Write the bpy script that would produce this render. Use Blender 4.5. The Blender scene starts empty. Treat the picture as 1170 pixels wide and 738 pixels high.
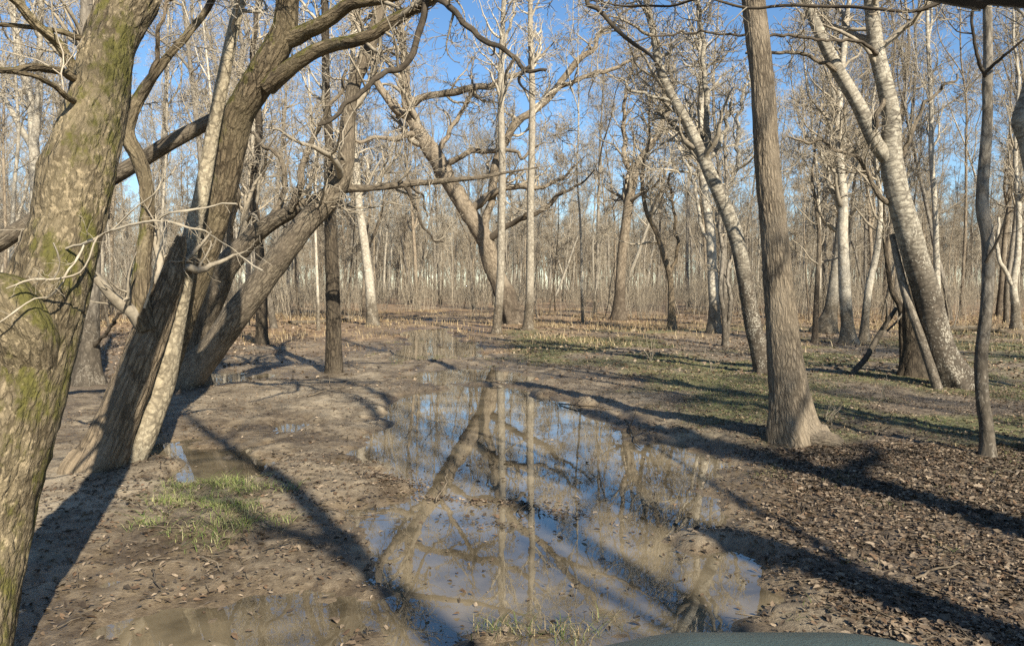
import bpy, math, random
import numpy as np
from mathutils import Matrix, Vector

# ------------------------------------------------------------------ camera, sky, sun, exposure
scene = bpy.context.scene
COL = scene.collection
F, CX, CY, HOR, CAMH = 884.0, 585.0, 369.0, 330.0, 1.75      # focal length and centre in photograph pixels
PITCH = math.atan((CY - HOR) / F)
cam = bpy.data.cameras.new('camera')
cam.sensor_width = 36.0
cam.lens = F / 1170.0 * 36.0
cam.clip_start = 0.05
cam.clip_end = 3000.0
camo = bpy.data.objects.new('camera', cam)
COL.objects.link(camo)
camo.location = (0, 0, CAMH)
camo.rotation_euler = (math.pi / 2 - PITCH, 0, 0)
scene.camera = camo

SUN_EL = math.radians(34.0)
SUN_AZ = math.radians(180.0 - 26.5)                           # clockwise from +Y: behind the camera, to its right
sun_dir = Vector((math.sin(SUN_AZ) * math.cos(SUN_EL), math.cos(SUN_AZ) * math.cos(SUN_EL), math.sin(SUN_EL)))
world = bpy.data.worlds.new('World')
scene.world = world
world.use_nodes = True
wn = world.node_tree.nodes
sky = wn.new('ShaderNodeTexSky')
sky.sky_type = 'NISHITA'
sky.sun_disc = False
sky.sun_elevation = SUN_EL
sky.sun_rotation = SUN_AZ
sky.air_density = 1.0
sky.dust_density = 0.2
sky.ozone_density = 3.5
wn['Background'].inputs['Strength'].default_value = 0.075
hs = wn.new('ShaderNodeHueSaturation'); hs.inputs['Saturation'].default_value = 1.12
world.node_tree.links.new(sky.outputs[0], hs.inputs['Color'])
world.node_tree.links.new(hs.outputs[0], wn['Background'].inputs['Color'])

sun = bpy.data.lights.new('sun', 'SUN')
sun.energy = 5.0
sun.angle = math.radians(0.53)
sun.color = (1.0, 0.915, 0.77)
suno = bpy.data.objects.new('sun', sun)
COL.objects.link(suno)
suno.rotation_euler = sun_dir.to_track_quat('Z', 'Y').to_euler()
suno.location = (8, -20, 20)

scene.view_settings.view_transform = 'Standard'
scene.view_settings.look = 'None'
scene.view_settings.exposure = 1.12
scene.view_settings.gamma = 1.0
scene.render.engine = 'CYCLES'
scene.cycles.max_bounces = 6
scene.cycles.diffuse_bounces = 3
scene.cycles.transparent_max_bounces = 8
scene.cycles.use_denoising = False

# ------------------------------------------------------------------ numpy helpers
def _h(ix, iy, iz, seed):
    h = (ix.astype(np.uint32) * np.uint32(374761393) + iy.astype(np.uint32) * np.uint32(668265263)
         + iz.astype(np.uint32) * np.uint32(2147483647) + np.uint32(seed * 1442695 + 12345))
    h = (h ^ (h >> np.uint32(13))) * np.uint32(1274126177)
    h = (h ^ (h >> np.uint32(15))) * np.uint32(2246822519)
    h = h ^ (h >> np.uint32(16))
    return h.astype(np.float64) / 4294967295.0

def vnoise(x, y, z, seed=0):
    """value noise, about -1..1"""
    x, y, z = np.broadcast_arrays(np.asarray(x, float), np.asarray(y, float), np.asarray(z, float))
    fx, fy, fz = np.floor(x), np.floor(y), np.floor(z)
    ux, uy, uz = x - fx, y - fy, z - fz
    ux, uy, uz = ux * ux * (3 - 2 * ux), uy * uy * (3 - 2 * uy), uz * uz * (3 - 2 * uz)
    ix, iy, iz = fx.astype(np.int64), fy.astype(np.int64), fz.astype(np.int64)
    r = 0.0
    for a in (0, 1):
        for b in (0, 1):
            for c in (0, 1):
                w = (ux if a else 1 - ux) * (uy if b else 1 - uy) * (uz if c else 1 - uz)
                r = r + w * _h(ix + a, iy + b, iz + c, seed)
    return r * 2 - 1

def vnoise2(x, y, seed=0):
    x, y = np.broadcast_arrays(np.asarray(x, float), np.asarray(y, float))
    fx, fy = np.floor(x), np.floor(y)
    ux, uy = x - fx, y - fy
    ux, uy = ux * ux * (3 - 2 * ux), uy * uy * (3 - 2 * uy)
    ix, iy = fx.astype(np.int64), fy.astype(np.int64)
    iz = np.zeros_like(ix)
    r = 0.0
    for a in (0, 1):
        for b in (0, 1):
            r = r + (ux if a else 1 - ux) * (uy if b else 1 - uy) * _h(ix + a, iy + b, iz, seed)
    return r * 2 - 1

def fbm2(x, y, oct=4, seed=0, gain=0.5):
    a, r, s = 1.0, 0.0, 1.0
    for k in range(oct):
        r = r + a * vnoise2(x * s + 17.3 * k, y * s - 9.1 * k, seed + k)
        a *= gain
        s *= 2.03
    return r

def sstep(a, b, x):
    t = np.clip((x - a) / (b - a), 0, 1)
    return t * t * (3 - 2 * t)

def nrm(v):
    return v / np.maximum(np.linalg.norm(v, axis=-1, keepdims=True), 1e-9)

CP, SP = math.cos(PITCH), math.sin(PITCH)
def at(px, py, d):
    """a point of the place: d metres in front of the camera in the direction of a photograph pixel"""
    u, v = (px - CX) / F, (CY - py) / F
    return np.array([d * u, d * (CP + v * SP), CAMH + d * (v * CP - SP)])

def gpt(px, py):
    """where a pixel's ray meets level ground"""
    u, v = (px - CX) / F, (CY - py) / F
    d = CAMH / (SP - v * CP)
    return np.array([d * u, d * (CP + v * SP)])

# ------------------------------------------------------------------ mesh helpers
def mesh_from(name, verts, faces, smooth=True):
    """faces: one array (n,k) or a list of them"""
    if not isinstance(faces, (list, tuple)):
        faces = [faces]
    verts = np.asarray(verts, np.float32).reshape(-1, 3)
    me = bpy.data.meshes.new(name)
    me.vertices.add(len(verts))
    me.vertices.foreach_set('co', verts.ravel())
    loops = np.concatenate([np.asarray(f, np.int32).ravel() for f in faces])
    starts, o = [], 0
    for f in faces:
        n, k = f.shape
        starts.append(o + np.arange(n, dtype=np.int32) * k)
        o += n * k
    starts = np.concatenate(starts)
    me.loops.add(len(loops))
    me.loops.foreach_set('vertex_index', loops)
    me.polygons.add(len(starts))
    me.polygons.foreach_set('loop_start', starts)
    me.polygons.foreach_set('use_smooth', np.full(len(starts), smooth, bool))
    me.update(calc_edges=True)
    return me

def link(name, me, mat=None, parent=None, loc=None):
    o = bpy.data.objects.new(name, me)
    COL.objects.link(o)
    if mat is not None and me is not None and not me.materials:
        me.materials.append(mat)
    if parent is not None:
        o.parent = parent
    if loc is not None:
        o.location = loc
    return o

def tag(o, label=None, category=None, group=None, kind=None):
    if label: o['label'] = label
    if category: o['category'] = category
    if group: o['group'] = group
    if kind: o['kind'] = kind
    return o

def tubes(P, R, S):
    """P (B,N,3), R (B,N) -> verts, quads of B open tubes with S sides"""
    B, N = R.shape
    T = nrm(np.gradient(P, axis=1))
    m = np.abs(T.mean(axis=1))
    ref = np.eye(3)[np.argmin(m, axis=1)][:, None, :]
    U = nrm(np.cross(T, ref))
    V = np.cross(T, U)
    a = np.linspace(0, 2 * math.pi, S, endpoint=False)
    verts = P[:, :, None, :] + R[:, :, None, None] * (np.cos(a)[None, None, :, None] * U[:, :, None, :]
                                                    + np.sin(a)[None, None, :, None] * V[:, :, None, :])
    idx = np.arange(B * N * S).reshape(B, N, S)
    i0, i1 = idx[:, :-1], idx[:, 1:]
    q = np.stack([i0, np.roll(i0, -1, 2), np.roll(i1, -1, 2), i1], -1).reshape(-1, 4)
    return verts.reshape(-1, 3), q

class Geo:
    def __init__(self): self.v, self.f, self.n = [], [], 0
    def add(self, v, f):
        self.v.append(v); self.f.append(f + self.n); self.n += len(v)
    def data(self): return np.concatenate(self.v), np.concatenate(self.f)
    def mesh(self, name, smooth=True):
        v, f = self.data()
        return mesh_from(name, v, f, smooth)

def resample(P, R, step, nmax=260):
    """Catmull-Rom through control points, even steps"""
    P, R = np.asarray(P, float), np.asarray(R, float)
    Q = np.concatenate([[2 * P[0] - P[1]], P, [2 * P[-1] - P[-2]]])
    W = np.concatenate([[R[0]], R, [R[-1]]])
    pts, rad = [], []
    for i in range(len(P) - 1):
        t = np.linspace(0, 1, 17)[:-1, None]
        a, b, c, d = Q[i], Q[i + 1], Q[i + 2], Q[i + 3]
        pts.append(0.5 * (2 * b + (c - a) * t + (2 * a - 5 * b + 4 * c - d) * t ** 2 + (3 * b - a - 3 * c + d) * t ** 3))
        a, b, c, d = W[i], W[i + 1], W[i + 2], W[i + 3]
        t = t[:, 0]
        rad.append(b + (c - b) * t)
    pts = np.concatenate(pts + [P[-1:]]); rad = np.concatenate(rad + [R[-1:]])
    L = np.concatenate([[0], np.cumsum(np.linalg.norm(np.diff(pts, axis=0), axis=1))])
    n = int(min(nmax, max(5, L[-1] / step)))
    s = np.linspace(0, L[-1], n)
    out = np.stack([np.interp(s, L, pts[:, k]) for k in range(3)], -1)
    return out, np.interp(s, L, rad)

BARK = []
def bark_mesh(name, v, f):
    """a mesh carrying, per vertex, its place round and along its own stem"""
    me = mesh_from(name, v, f)
    q = np.concatenate(BARK); BARK.clear()
    if len(q) < len(v): q = np.concatenate([q, np.asarray(v)[len(q):]])
    a = me.attributes.new('stem', 'FLOAT_VECTOR', 'POINT'); a.data.foreach_set('vector', q[:len(v)].astype(np.float32).ravel())
    return me

def trunk_geo(P, R, S, amp=0.0, freq=(9, 2.2), flare=0.0, lobes=5, seed=0, lump=0.06, base=None, cap=False):
    """a bole with lumps, bark furrows cut into it and a flared foot"""
    N = len(R)
    T = nrm(np.gradient(P, axis=0))
    U = np.zeros_like(P); 
    ref = np.array([1.0, 0, 0]) if abs(T[:, 0]).mean() < 0.7 else np.array([0, 1.0, 0])
    U = nrm(ref - (T @ ref)[:, None] * T)
    V = np.cross(T, U)
    a = np.linspace(0, 2 * math.pi, S, endpoint=False)
    s = np.concatenate([[0], np.cumsum(np.linalg.norm(np.diff(P, axis=0), axis=1))])
    ca, sa = np.cos(a)[None, :], np.sin(a)[None, :]
    rr = R[:, None] * np.ones((1, S))
    r0 = max(R[0], 0.02)
    q = np.stack([ca * R[:, None], sa * R[:, None], s[:, None] * np.ones((1, S))], -1)
    rr = rr * (1 + lump * vnoise(q[..., 0] / r0 * 1.1 + seed * 3.1, q[..., 1] / r0 * 1.1, q[..., 2] * 1.6, seed)
               + lump * 0.5 * vnoise(q[..., 0] / r0 * 2.3, q[..., 1] / r0 * 2.3 + seed, q[..., 2] * 4.5, seed + 3))
    if flare:
        h = np.clip(s - 0.28, 0, None)[:, None] if base is None else np.clip(s - base, 0, None)[:, None]
        lob = 0.15 + 1.0 * (0.5 + 0.5 * np.cos(a * lobes + seed + 1.3 * np.sin(a * 2 + seed))[None, :]) ** 1.4
        rr = rr * (1 + flare * np.exp(-h / (r0 * 1.1)) * lob + flare * 0.35 * np.exp(-h / (r0 * 2.6)))
    if amp:
        fa, fz = freq
        n1 = vnoise(q[..., 0] / r0 * fa * 0.5, q[..., 1] / r0 * fa * 0.5, q[..., 2] * fz, seed + 11)
        n2 = vnoise(q[..., 0] / r0 * fa, q[..., 1] / r0 * fa, q[..., 2] * fz * 2.4, seed + 12)
        rr = rr + amp * (0.55 - np.abs(n1) * 1.2 + 0.35 * n2)
    verts = P[:, None, :] + rr[..., None] * (ca[..., None] * U[:, None, :] + sa[..., None] * V[:, None, :])
    idx = np.arange(N * S).reshape(N, S)
    i0, i1 = idx[:-1], idx[1:]
    f = np.stack([i0, np.roll(i0, -1, 1), np.roll(i1, -1, 1), i1], -1).reshape(-1, 4)
    v = verts.reshape(-1, 3)
    BARK.append(q.reshape(-1, 3) + np.array([seed * 1.7 % 5, 0, 0]))
    if cap:
        BARK.append(np.array([[0, 0, s[-1]]]))
        v = np.concatenate([v, P[-1:] + T[-1:] * R[-1] * 0.15])
        c = len(v) - 1
        e = idx[-1]
        f = np.concatenate([f, np.stack([e[0::2], np.roll(e, -1)[0::2], np.roll(e, -2)[0::2], np.full(len(e[0::2]), c)], -1)])
    return v, f

def spawn(rng, P, R, n, tmin, tmax, ang, length, N, wig, up, rr, rmin, taper=0.85, lenfall=0.5, rmaxk=None):
    """n children growing off the branches P (B,M,3)"""
    B, M = R.shape
    w = np.linalg.norm(np.diff(P, axis=1), axis=2).sum(1)
    b = rng.choice(B, n, p=w / w.sum())
    t = rng.uniform(tmin, tmax, n)
    x = t * (M - 1)
    i = np.minimum(x.astype(int), M - 2)
    fr = (x - i)[:, None]
    p0 = P[b, i] * (1 - fr) + P[b, i + 1] * fr
    tan = nrm(P[b, i + 1] - P[b, i])
    r0 = (R[b, i] * (1 - fr[:, 0]) + R[b, i + 1] * fr[:, 0]) * rng.uniform(rr[0], rr[1], n)
    if rmaxk: r0 = np.minimum(r0, rmaxk)
    r0 = np.maximum(r0, rmin * 1.3)
    side = nrm(np.cross(tan, rng.normal(size=(n, 3))))
    A = np.radians(rng.uniform(ang[0], ang[1], n))[:, None]
    d = nrm(tan * np.cos(A) + side * np.sin(A))
    L = rng.uniform(length[0], length[1], n) * (1 - lenfall * (t - tmin) / max(tmax - tmin, 1e-6))
    out = np.zeros((n, N, 3))
    out[:, 0] = p0
    step = (L / (N - 1))[:, None]
    drift = nrm(rng.normal(size=(n, 3))) * wig * 0.5
    for k in range(1, N):
        d = nrm(d + rng.normal(size=(n, 3)) * wig + drift * (0.6 if (k // 2) % 2 else -0.5) + np.array([0, 0, up]))
        out[:, k] = out[:, k - 1] + d * step
    s = np.linspace(0, 1, N)[None, :]
    return out, np.maximum(r0[:, None] * (1 - taper * s), rmin)

def crown_geo(rng, stems, spec):
    """stems: list of (P,R). spec: dict of level settings. Returns Geo of branches, boughs and twigs"""
    g = Geo()
    M = 24
    P0 = np.stack([np.stack([np.interp(np.linspace(0, 1, M), np.linspace(0, 1, len(p)), p[:, k]) for k in range(3)], -1) for p, r in stems])
    R0 = np.stack([np.interp(np.linspace(0, 1, M), np.linspace(0, 1, len(r)), r) for p, r in stems])
    lv = []
    for k, L in enumerate(spec):
        if k == 0:
            src = (P0, R0)
        elif k == 1:
            src = lv[0]
        else:
            src = lv[k - 1]
        P, R = spawn(rng, src[0], src[1], **{a: b for a, b in L.items() if a != 'S'})
        lv.append((P, R))
        v, f = tubes(P, R, L.get('S', 4))
        g.add(v, f)
    return g

def crown_spec(n1, len1, rmin=0.004, dense=1.0, tmin=0.35, up=0.10, wig=0.28, r1=None, tmax=1.0, sides=(5, 3, 3, 3), k2=7, k3=6, k4=0):
    wig *= 0.66
    n2 = int(n1 * k2 * dense)
    n3 = int(n2 * k3 * dense)
    s = [dict(n=n1, tmin=tmin, tmax=tmax, ang=(30, 75), length=(len1 * 0.55, len1 * 1.15), N=11, wig=wig, up=up, rr=(0.32, 0.62), rmin=rmin * 1.6, S=sides[0], rmaxk=r1),
         dict(n=n2, tmin=0.15, tmax=1.0, ang=(25, 75), length=(len1 * 0.22, len1 * 0.52), N=6, wig=wig * 1.05, up=up * 0.7, rr=(0.38, 0.68), rmin=rmin * 1.2, S=sides[1]),
         dict(n=n3, tmin=0.12, tmax=1.0, ang=(25, 70), length=(len1 * 0.07, len1 * 0.24), N=4, wig=wig * 1.1, up=up * 0.5, rr=(0.45, 0.75), rmin=rmin, S=sides[2])]
    if k4:
        s.append(dict(n=int(n3 * k4), tmin=0.15, tmax=1.0, ang=(25, 65), length=(len1 * 0.03, len1 * 0.10), N=3, wig=wig, up=0.03, rr=(0.6, 0.85), rmin=rmin * 0.8, S=sides[3]))
    return s

# ------------------------------------------------------------------ materials
def newmat(name):
    m = bpy.data.materials.new(name)
    m.use_nodes = True
    nt = m.node_tree
    b = nt.nodes['Principled BSDF']
    return m, nt, b

def N_(nt, t, **kw):
    n = nt.nodes.new(t)
    for k, v in kw.items():
        if k in n.inputs.keys(): n.inputs[k].default_value = v
        else: setattr(n, k, v)
    return n

def ramp(nt, fac, stops):
    r = nt.nodes.new('ShaderNodeValToRGB')
    e = r.color_ramp.elements
    while len(e) > 1: e.remove(e[-1])
    e[0].position = stops[0][0]; e[0].color = (*stops[0][1], 1) if len(stops[0][1]) == 3 else stops[0][1]
    for p, c in stops[1:]:
        k = e.new(p); k.color = (*c, 1)
    nt.links.new(fac, r.inputs[0])
    return r.outputs[0]

def mix(nt, fac, a, b, mode='MIX'):
    m = nt.nodes.new('ShaderNodeMix'); m.data_type = 'RGBA'; m.blend_type = mode
    for s, v in ((m.inputs[0], fac), (m.inputs[6], a), (m.inputs[7], b)):
        if isinstance(v, bpy.types.NodeSocket): nt.links.new(v, s)
        elif isinstance(v, (int, float)): s.default_value = v
        else: s.default_value = (*v, 1)
    return m.outputs[2]

def math_(nt, op, a, b=0.0, clamp=False):
    m = nt.nodes.new('ShaderNodeMath'); m.operation = op; m.use_clamp = clamp
    for s, v in ((m.inputs[0], a), (m.inputs[1], b)):
        if isinstance(v, bpy.types.NodeSocket): nt.links.new(v, s)
        else: s.default_value = v
    return m.outputs[0]

def noise_(nt, vec, scale, detail=4, rough=0.6, dist=0.0):
    n = N_(nt, 'ShaderNodeTexNoise', Scale=scale, Detail=detail, Roughness=rough, Distortion=dist)
    nt.links.new(vec, n.inputs['Vector'])
    return n.outputs['Fac']

def mapped(nt, vec, sc):
    m = nt.nodes.new('ShaderNodeMapping'); m.inputs['Scale'].default_value = sc
    nt.links.new(vec, m.inputs['Vector'])
    return m.outputs[0]

G3 = lambda v: (v, v, v)
def bark(name, dark, light, blotch, stretch=(22, 22, 6), lichen=0.0, lichen_col=(0.55, 0.5, 0.36), moss=0.0, moss_side=1.0,
         bump=0.5, dist=0.02, vary=0.0, bands=0.0, ridge=0.22, foot=None):
    m, nt, b = newmat(name)
    tc = nt.nodes.new('ShaderNodeTexCoord')
    oc = tc.outputs['Object']
    sa = nt.nodes.new('ShaderNodeAttribute'); sa.attribute_name = 'stem'
    sv = sa.outputs['Vector']
    st = mapped(nt, sv, stretch)
    n1 = noise_(nt, st, 1.0, 6, 0.68, 0.6)
    wob = N_(nt, 'ShaderNodeTexNoise', Scale=1.6, Detail=3); nt.links.new(st, wob.inputs['Vector'])
    vm = nt.nodes.new('ShaderNodeVectorMath'); vm.operation = 'MULTIPLY_ADD'
    nt.links.new(wob.outputs['Color'], vm.inputs[0]); vm.inputs[1].default_value = (0.9, 0.9, 0.9); nt.links.new(st, vm.inputs[2])
    vo = N_(nt, 'ShaderNodeTexVoronoi', Scale=0.8); vo.feature = 'DISTANCE_TO_EDGE'
    nt.links.new(vm.outputs[0], vo.inputs['Vector'])
    rid = ramp(nt, vo.outputs['Distance'], [(0.0, G3(0.0)), (ridge, G3(1.0))])
    h = math_(nt, 'MULTIPLY', math_(nt, 'ADD', math_(nt, 'MULTIPLY', n1, 1.4), -0.25, True), math_(nt, 'ADD', math_(nt, 'MULTIPLY', rid, 0.75), 0.25))
    col = ramp(nt, h, [(0.12, dark), (0.42, tuple(0.45 * a + 0.55 * c for a, c in zip(dark, light))), (0.75, light)])
    big = noise_(nt, mapped(nt, oc, (2.6, 2.6, 1.5)), 1.0, 4, 0.6)
    col = mix(nt, ramp(nt, big, [(0.42, G3(0)), (0.66, G3(0.75))]), col, blotch)
    if bands:
        bn = noise_(nt, mapped(nt, sv, (4, 4, 26)), 1.0, 4, 0.6)
        col = mix(nt, ramp(nt, bn, [(0.52, G3(0)), (0.64, G3(bands))]), col, dark)
    if foot:
        sz = nt.nodes.new('ShaderNodeSeparateXYZ'); nt.links.new(oc, sz.inputs[0])
        zf = math_(nt, 'ADD', math_(nt, 'DIVIDE', sz.outputs['Z'], foot[0]), math_(nt, 'MULTIPLY', math_(nt, 'SUBTRACT', noise_(nt, mapped(nt, oc, (3, 3, 2)), 1.0, 4, 0.7), 0.5), 0.9))
        fc = ramp(nt, h, [(0.15, tuple(0.45 * c for c in foot[1])), (0.7, foot[1])])
        col = mix(nt, ramp(nt, zf, [(0.6, G3(1)), (1.1, G3(0))]), col, fc)
    if lichen:
        ln = noise_(nt, mapped(nt, oc, (44, 44, 30)), 1.0, 3, 0.55)
        ln2 = noise_(nt, mapped(nt, oc, (5, 5, 3)), 1.0, 2, 0.5)
        lf = ramp(nt, math_(nt, 'ADD', ln, math_(nt, 'MULTIPLY', math_(nt, 'SUBTRACT', ln2, 0.5), 0.5)), [(0.56, G3(0)), (0.66, G3(lichen))])
        col = mix(nt, lf, col, lichen_col)
    if moss:
        geo = nt.nodes.new('ShaderNodeNewGeometry')
        sx = nt.nodes.new('ShaderNodeSeparateXYZ'); nt.links.new(geo.outputs['Normal'], sx.inputs[0])
        mn = noise_(nt, mapped(nt, oc, (9, 9, 5)), 1.0, 5, 0.7)
        f = math_(nt, 'ADD', mn, math_(nt, 'MULTIPLY', sx.outputs['X'], 0.16 * moss_side))
        f = math_(nt, 'ADD', f, math_(nt, 'MULTIPLY', sx.outputs['Z'], 0.22))
        mf = ramp(nt, f, [(0.66 - 0.16 * moss, G3(0)), (0.78 - 0.16 * moss, G3(0.9))])
        mcol = mix(nt, noise_(nt, mapped(nt, oc, (60, 60, 60)), 1.0, 2), (0.035, 0.038, 0.010), (0.14, 0.125, 0.030))
        col = mix(nt, mf, col, mcol)
    if vary:
        oi = nt.nodes.new('ShaderNodeObjectInfo')
        v = math_(nt, 'ADD', math_(nt, 'MULTIPLY', oi.outputs['Random'], vary), 1.0 - vary * 0.55)
        cm = nt.nodes.new('ShaderNodeCombineColor')
        for k in range(3): nt.links.new(v, cm.inputs[k])
        col = mix(nt, 1.0, col, cm.outputs[0], 'MULTIPLY')
    nt.links.new(col, b.inputs['Base Color'])
    b.inputs['Roughness'].default_value = 0.92
    b.inputs['Specular IOR Level'].default_value = 0.2
    if bump:
        bp = N_(nt, 'ShaderNodeBump', Strength=bump, Distance=dist)
        nt.links.new(h, bp.inputs['Height']); nt.links.new(bp.outputs[0], b.inputs['Normal'])
    return m

def twigmat(name, a, bcol, vary=0.3):
    m, nt, b = newmat(name)
    tc = nt.nodes.new('ShaderNodeTexCoord')
    n = noise_(nt, tc.outputs['Object'], 1.7, 4, 0.7)
    n2 = noise_(nt, tc.outputs['Object'], 24.0, 2, 0.6)
    col = ramp(nt, math_(nt, 'ADD', math_(nt, 'MULTIPLY', n, 0.6), math_(nt, 'MULTIPLY', n2, 0.4)), [(0.36, a), (0.64, bcol)])
    if vary:
        oi = nt.nodes.new('ShaderNodeObjectInfo')
        v = math_(nt, 'ADD', math_(nt, 'MULTIPLY', oi.outputs['Random'], vary), 1.0 - vary * 0.5)
        cm = nt.nodes.new('ShaderNodeCombineColor')
        for k in range(3): nt.links.new(v, cm.inputs[k])
        col = mix(nt, 1.0, col, cm.outputs[0], 'MULTIPLY')
    nt.links.new(col, b.inputs['Base Color'])
    b.inputs['Roughness'].default_value = 0.9
    b.inputs['Specular IOR Level'].default_value = 0.2
    return m

M = {}
M['mossy'] = bark('mossy_bark', (0.055, 0.042, 0.024), (0.30, 0.24, 0.15), (0.21, 0.17, 0.10), (34, 34, 13), lichen=0.5, lichen_col=(0.42, 0.335, 0.21), moss=0.26, moss_side=1.0, bump=1.0, dist=0.035, ridge=0.3)
M['furrowed'] = bark('furrowed_bark', (0.06, 0.045, 0.028), (0.29, 0.225, 0.145), (0.20, 0.155, 0.105), (26, 26, 5), bump=1.0, dist=0.035, lichen=0.25, lichen_col=(0.36, 0.29, 0.2))
M['straight'] = bark('straight_ridged_bark', (0.075, 0.059, 0.041), (0.34, 0.275, 0.19), (0.27, 0.22, 0.155), (42, 42, 9), bump=1.0, dist=0.03, ridge=0.28)
M['smooth'] = bark('smooth_pale_bark', (0.10, 0.082, 0.055), (0.38, 0.32, 0.215), (0.28, 0.235, 0.16), (16, 16, 12), bump=0.7, lichen=0.5, lichen_col=(0.42, 0.37, 0.26), bands=0.6)
M['darkmoss'] = bark('dark_mossy_bark', (0.045, 0.034, 0.021), (0.22, 0.17, 0.105), (0.14, 0.112, 0.065), (24, 24, 6), moss=0.38, moss_side=-1.0, bump=1.0, dist=0.035, lichen=0.3, lichen_col=(0.32, 0.26, 0.165))
M['dark'] = bark('dark_bark_and_shade', (0.022, 0.017, 0.012), (0.115, 0.09, 0.06), (0.075, 0.06, 0.042), (20, 20, 6), bump=0.9, dist=0.03, lichen=0.25, lichen_col=(0.18, 0.15, 0.1))  # dark brown bark with the shade of neighbouring trees put into its tone
M['greybrown'] = bark('grey_brown_bark', (0.05, 0.04, 0.028), (0.22, 0.18, 0.125), (0.15, 0.12, 0.085), (22, 22, 6), bump=0.8, dist=0.03, lichen=0.3, lichen_col=(0.32, 0.27, 0.19), vary=0.2)
M['birch'] = bark('pale_banded_bark', (0.10, 0.086, 0.066), (0.41, 0.37, 0.285), (0.31, 0.275, 0.21), (7, 7, 16), bump=0.4, lichen=0.5, lichen_col=(0.48, 0.44, 0.35), bands=0.8, foot=(2.9, (0.12, 0.098, 0.072)))
M['pale'] = bark('pale_grey_bark', (0.18, 0.155, 0.118), (0.50, 0.45, 0.355), (0.38, 0.34, 0.265), (9, 9, 8), bump=0.4, lichen=0.4, lichen_col=(0.48, 0.44, 0.35), vary=0.5, bands=0.3, foot=(1.6, (0.17, 0.14, 0.10)))
M['mid'] = bark('mid_grey_bark', (0.085, 0.072, 0.055), (0.31, 0.275, 0.215), (0.22, 0.19, 0.15), (12, 12, 6), bump=0.5, lichen=0.3, lichen_col=(0.38, 0.34, 0.27), vary=0.5, foot=(1.8, (0.13, 0.108, 0.08)))
M['tan'] = bark('tan_bark', (0.085, 0.066, 0.045), (0.31, 0.25, 0.175), (0.22, 0.18, 0.13), (14, 14, 5), bump=0.6, lichen=0.35, lichen_col=(0.38, 0.32, 0.23), vary=0.35, foot=(2.4, (0.13, 0.10, 0.07)))
M['twig'] = twigmat('twig_grey_brown', (0.15, 0.125, 0.09), (0.38, 0.325, 0.24))
M['twig_pale'] = twigmat('twig_pale', (0.23, 0.198, 0.147), (0.48, 0.42, 0.32))
M['twig_dark'] = twigmat('twig_dark', (0.028, 0.022, 0.016), (0.10, 0.08, 0.056))
M['debris'] = twigmat('damp_debris', (0.05, 0.038, 0.026), (0.20, 0.16, 0.11))
M['polebark'] = bark('pole_bark', (0.14, 0.12, 0.09), (0.39, 0.345, 0.265), (0.29, 0.25, 0.19), (10, 10, 8), bump=0.4, lichen=0.4, lichen_col=(0.44, 0.4, 0.31), bands=0.3, foot=(1.8, (0.15, 0.12, 0.085)))
M['bleached'] = twigmat('bleached_wood', (0.25, 0.21, 0.15), (0.43, 0.375, 0.28), 0)

# ------------------------------------------------------------------ the ground: mud, ruts and puddle beds
def poly(pts): return np.array([gpt(*p) for p in pts])
PUD = [  # outline in photograph pixels, bed depth, edge softness
    (poly([(432, 478), (450, 452), (520, 442), (570, 440), (640, 455), (700, 475), (752, 494), (800, 520), (808, 560), (800, 600),
           (835, 640), (878, 700), (850, 735), (720, 760), (600, 770), (480, 770), (400, 760), (300, 735), (330, 690), (392, 662), (388, 615), (418, 580), (410, 530)]), 0.066, 0.42),
    (poly([(425, 410), (446, 397), (452, 380), (500, 375), (535, 388), (556, 405), (520, 413), (470, 414)]), 0.11, 0.5),
    (poly([(160, 512), (225, 500), (285, 512), (302, 532), (300, 547), (205, 553), (156, 546)]), 0.085, 0.28),
    (poly([(120, 738), (180, 704), (260, 676), (340, 652), (400, 640), (440, 690), (480, 745), (500, 780), (90, 780)]), 0.024, 0.55),
    (poly([(225, 432), (260, 424), (300, 428), (285, 438), (240, 442)]), 0.05, 0.4),
    (poly([(278, 484), (330, 476), (356, 484), (330, 494), (290, 494)]), 0.035, 0.3),
    (poly([(470, 424), (540, 418), (610, 426), (600, 436), (520, 438), (470, 436)]), 0.05, 0.8),
]
def sdist(P, X, Y):
    """signed distance to a polygon, negative inside"""
    d = np.full(X.shape, 1e9)
    inside = np.zeros(X.shape, bool)
    n = len(P)
    for i in range(n):
        ax, ay = P[i]; bx, by = P[(i + 1) % n]
        ex, ey = bx - ax, by - ay
        t = np.clip(((X - ax) * ex + (Y - ay) * ey) / (ex * ex + ey * ey), 0, 1)
        d = np.minimum(d, np.hypot(X - ax - t * ex, Y - ay - t * ey))
        c = ((ay > Y) != (by > Y))
        xi = ax + (Y - ay) / (ey if abs(ey) > 1e-9 else 1e-9) * ex
        inside ^= c & (X < xi)
    return np.where(inside, -d, d)

EDGE = np.array([[1.2, -6], [1.3, 3], [1.45, 4.2], [1.55, 5.6], [1.9, 7.2], [1.7, 10], [0.75, 13.5], [-0.3, 19], [-0.9, 28], [-2.0, 45], [-3, 80], [-3, 800]])
LEDGE = np.array([[-4, -6], [-4.2, 5], [-5.2, 9], [-5.5, 14], [-5.5, 20], [-6.5, 30], [-8, 45], [-10, 80], [-10, 800]])
def redge(Y): return np.interp(Y, EDGE[:, 1], EDGE[:, 0])
def ledge(Y): return np.interp(Y, LEDGE[:, 1], LEDGE[:, 0])

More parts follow.
